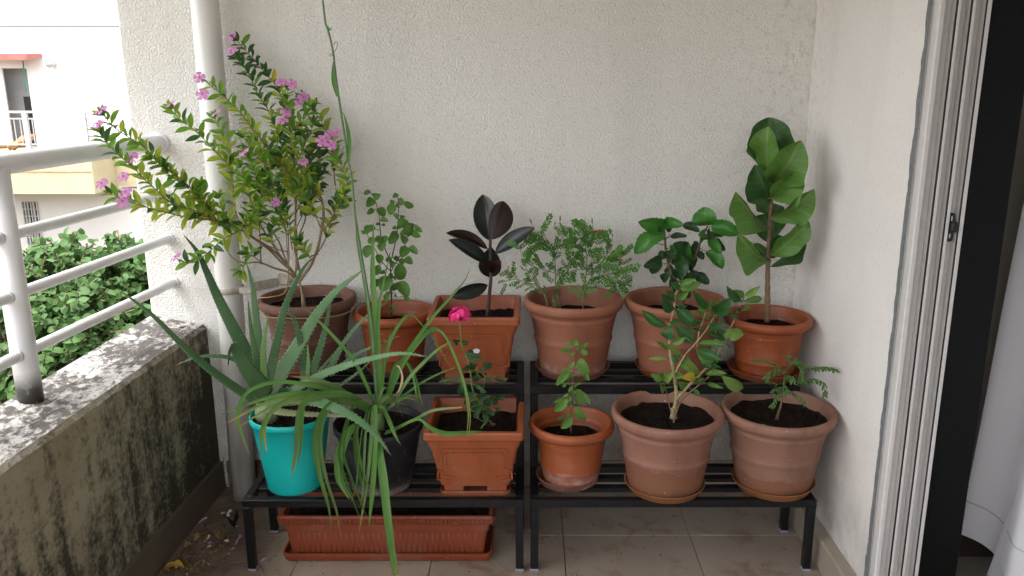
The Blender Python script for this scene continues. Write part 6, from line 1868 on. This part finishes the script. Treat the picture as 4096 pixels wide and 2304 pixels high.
# trees beyond the parapet
def tree_leaf():
    mb = MB()
    f_ = PROF['heart']; v, fa = [], []
    n = 5
    for i in range(n + 1):
        tt = i / n; w = max(f_(min(max(tt, .01), .99)), .05) * .5
        for yy in (-1, 0, 1): v.append((tt, yy * w, .10 * abs(yy) * w * 2 - .25 * tt * tt))
    for i in range(n):
        for k in range(2):
            a = i * 3 + k; fa.append((a, a + 3, a + 4, a + 1))
    mb.add(v, fa, True); return mb
tlm = tree_leaf()
tleaf = tlm.mesh('leaf', M['lf_tree'])
def tree(label, base, tops, nleaf, seed, parts=150, leafsize=.074):
    """tops: crown clumps (centre, radius)"""
    r_ = random.Random(seed)
    t = thing('leafy_tree', label, 'tree', base, 'leafy trees in the yard')
    fork = Vector(base) + Vector((.1, .05, 1.5))
    m_ = MB(); m_.tube([Vector(base), Vector(base) + Vector((.05, 0, .8)), fork], [.11, .09, .07], 10); rel(m_, t.location).obj('trunk', M['bark'], t)
    bm_ = MB()
    for c, rad in tops:
        mid = fork.lerp(c, .5) + Vector((r_.uniform(-.15, .15), r_.uniform(-.15, .15), .12))
        bm_.tube(smooth([fork, mid, c + Vector((0, 0, rad * .7))], 10), [.045 - .004 * i for i in range(10)], 6)
    rel(bm_, t.location).obj('branch', M['bark'], t)
    spec = []
    # leafy shoots: radiating twigs with alternate leaves
    tw_ = MB()
    vol = sum(rad ** 2 for _, rad in tops)
    for c, rad in tops:
        shoots = max(4, int(nleaf * rad ** 2 / vol / 11))
        for _ in range(shoots):
            d = Vector((r_.gauss(0, 1), r_.gauss(0, 1), r_.gauss(.35, .8))).normalized()
            st = c + d * rad * r_.uniform(.15, .55)
            en = c + d * rad * r_.uniform(.8, 1.12) + Vector((0, 0, -.05))
            bend = (st + en) / 2 + Vector((0, 0, .06 * rad))
            sh = smooth([st, bend, en], 12)
            tw_.tube(sh, .006, 4, False)
            for k in range(11):
                p = sh[k]
                tg = (sh[k + 1] - sh[k]).normalized()
                a = k * 2.4 + r_.random()
                o_ = Matrix.Rotation(a, 3, tg) @ tg.orthogonal().normalized()
                dr = (o_ * .9 + tg * .5 + Vector((0, 0, -.15))).normalized()
                L = leafsize * r_.uniform(.6, 1.15)
                spec.append((p, p + dr * L, L * .9, Vector((r_.uniform(-.9, .9), -.45 + r_.uniform(-.8, .8), 1))))
    rel(tw_, t.location).obj('twigs', M['bark'], t)['kind'] = 'stuff'
    spec.sort(key=lambda q: (q[0] - CAM).length)
    rest = MB()
    vis = [q for q in spec if q[0].x / max(q[0].y, .1) > -.66]
    inv = [q for q in spec if not q[0].x / max(q[0].y, .1) > -.66]
    step = max(1, len(vis) // parts)
    for i, (B, T, w, nh) in enumerate(vis + inv):
        if i % step == 0 and i // step < parts and i < len(vis):
            put_leaf(t, tleaf, B, T, w, 0, nh)
        else:
            m4 = leaf_matrix(B, T, w, 0, nh)
            rest.add([m4 @ Vector(v_) - Vector(t.location) for v_ in tlm.v], tlm.f, True)
    tag(rest.obj('foliage', M['lf_tree'], t), kind='stuff')
def cl(x, y, Yq, rad):
    p = onY(*cW(x, y), Yq); p.z -= rad * .5
    return (p, rad)
tree('large-leaved green tree filling the gap behind the railing, nearest the post', onY(*cW(300, 1300), 6.4).to_tuple()[:2] + (-3.4,),
     [cl(300, 420, 6.6, .42), cl(450, 330, 6.8, .34), cl(230, 560, 6.4, .45), cl(480, 560, 6.5, .50), cl(330, 760, 6.2, .50), cl(150, 850, 6.2, .45), cl(520, 800, 6.2, .5), cl(620, 350, 7.0, .28), cl(120, 1050, 6.0, .5), cl(330, 1000, 6.0, .55), cl(560, 1030, 6.0, .5), cl(0, 1200, 5.9, .5), cl(20, 980, 6.1, .4), cl(260, 1200, 5.8, .5), cl(500, 1230, 5.8, .5)],
     9000, 5)
tree('darker leafy tree beside the end of the stucco wall, right of the taller shoots', onY(*cW(850, 1300), 7.2).to_tuple()[:2] + (-3.4,),
     [cl(920, 330, 7.3, .36), cl(1000, 420, 7.2, .45), cl(800, 480, 7.2, .40), cl(780, 330, 7.6, .18), cl(700, 620, 7.0, .48), cl(880, 600, 7.0, .5), cl(980, 700, 7.0, .5), cl(760, 780, 6.9, .45), cl(900, 900, 6.8, .5), cl(700, 950, 6.8, .45), cl(830, 230, 7.7, .12), cl(1080, 560, 7.3, .5), cl(1000, 1050, 6.8, .5), cl(800, 1100, 6.8, .5)],
     7000, 9)
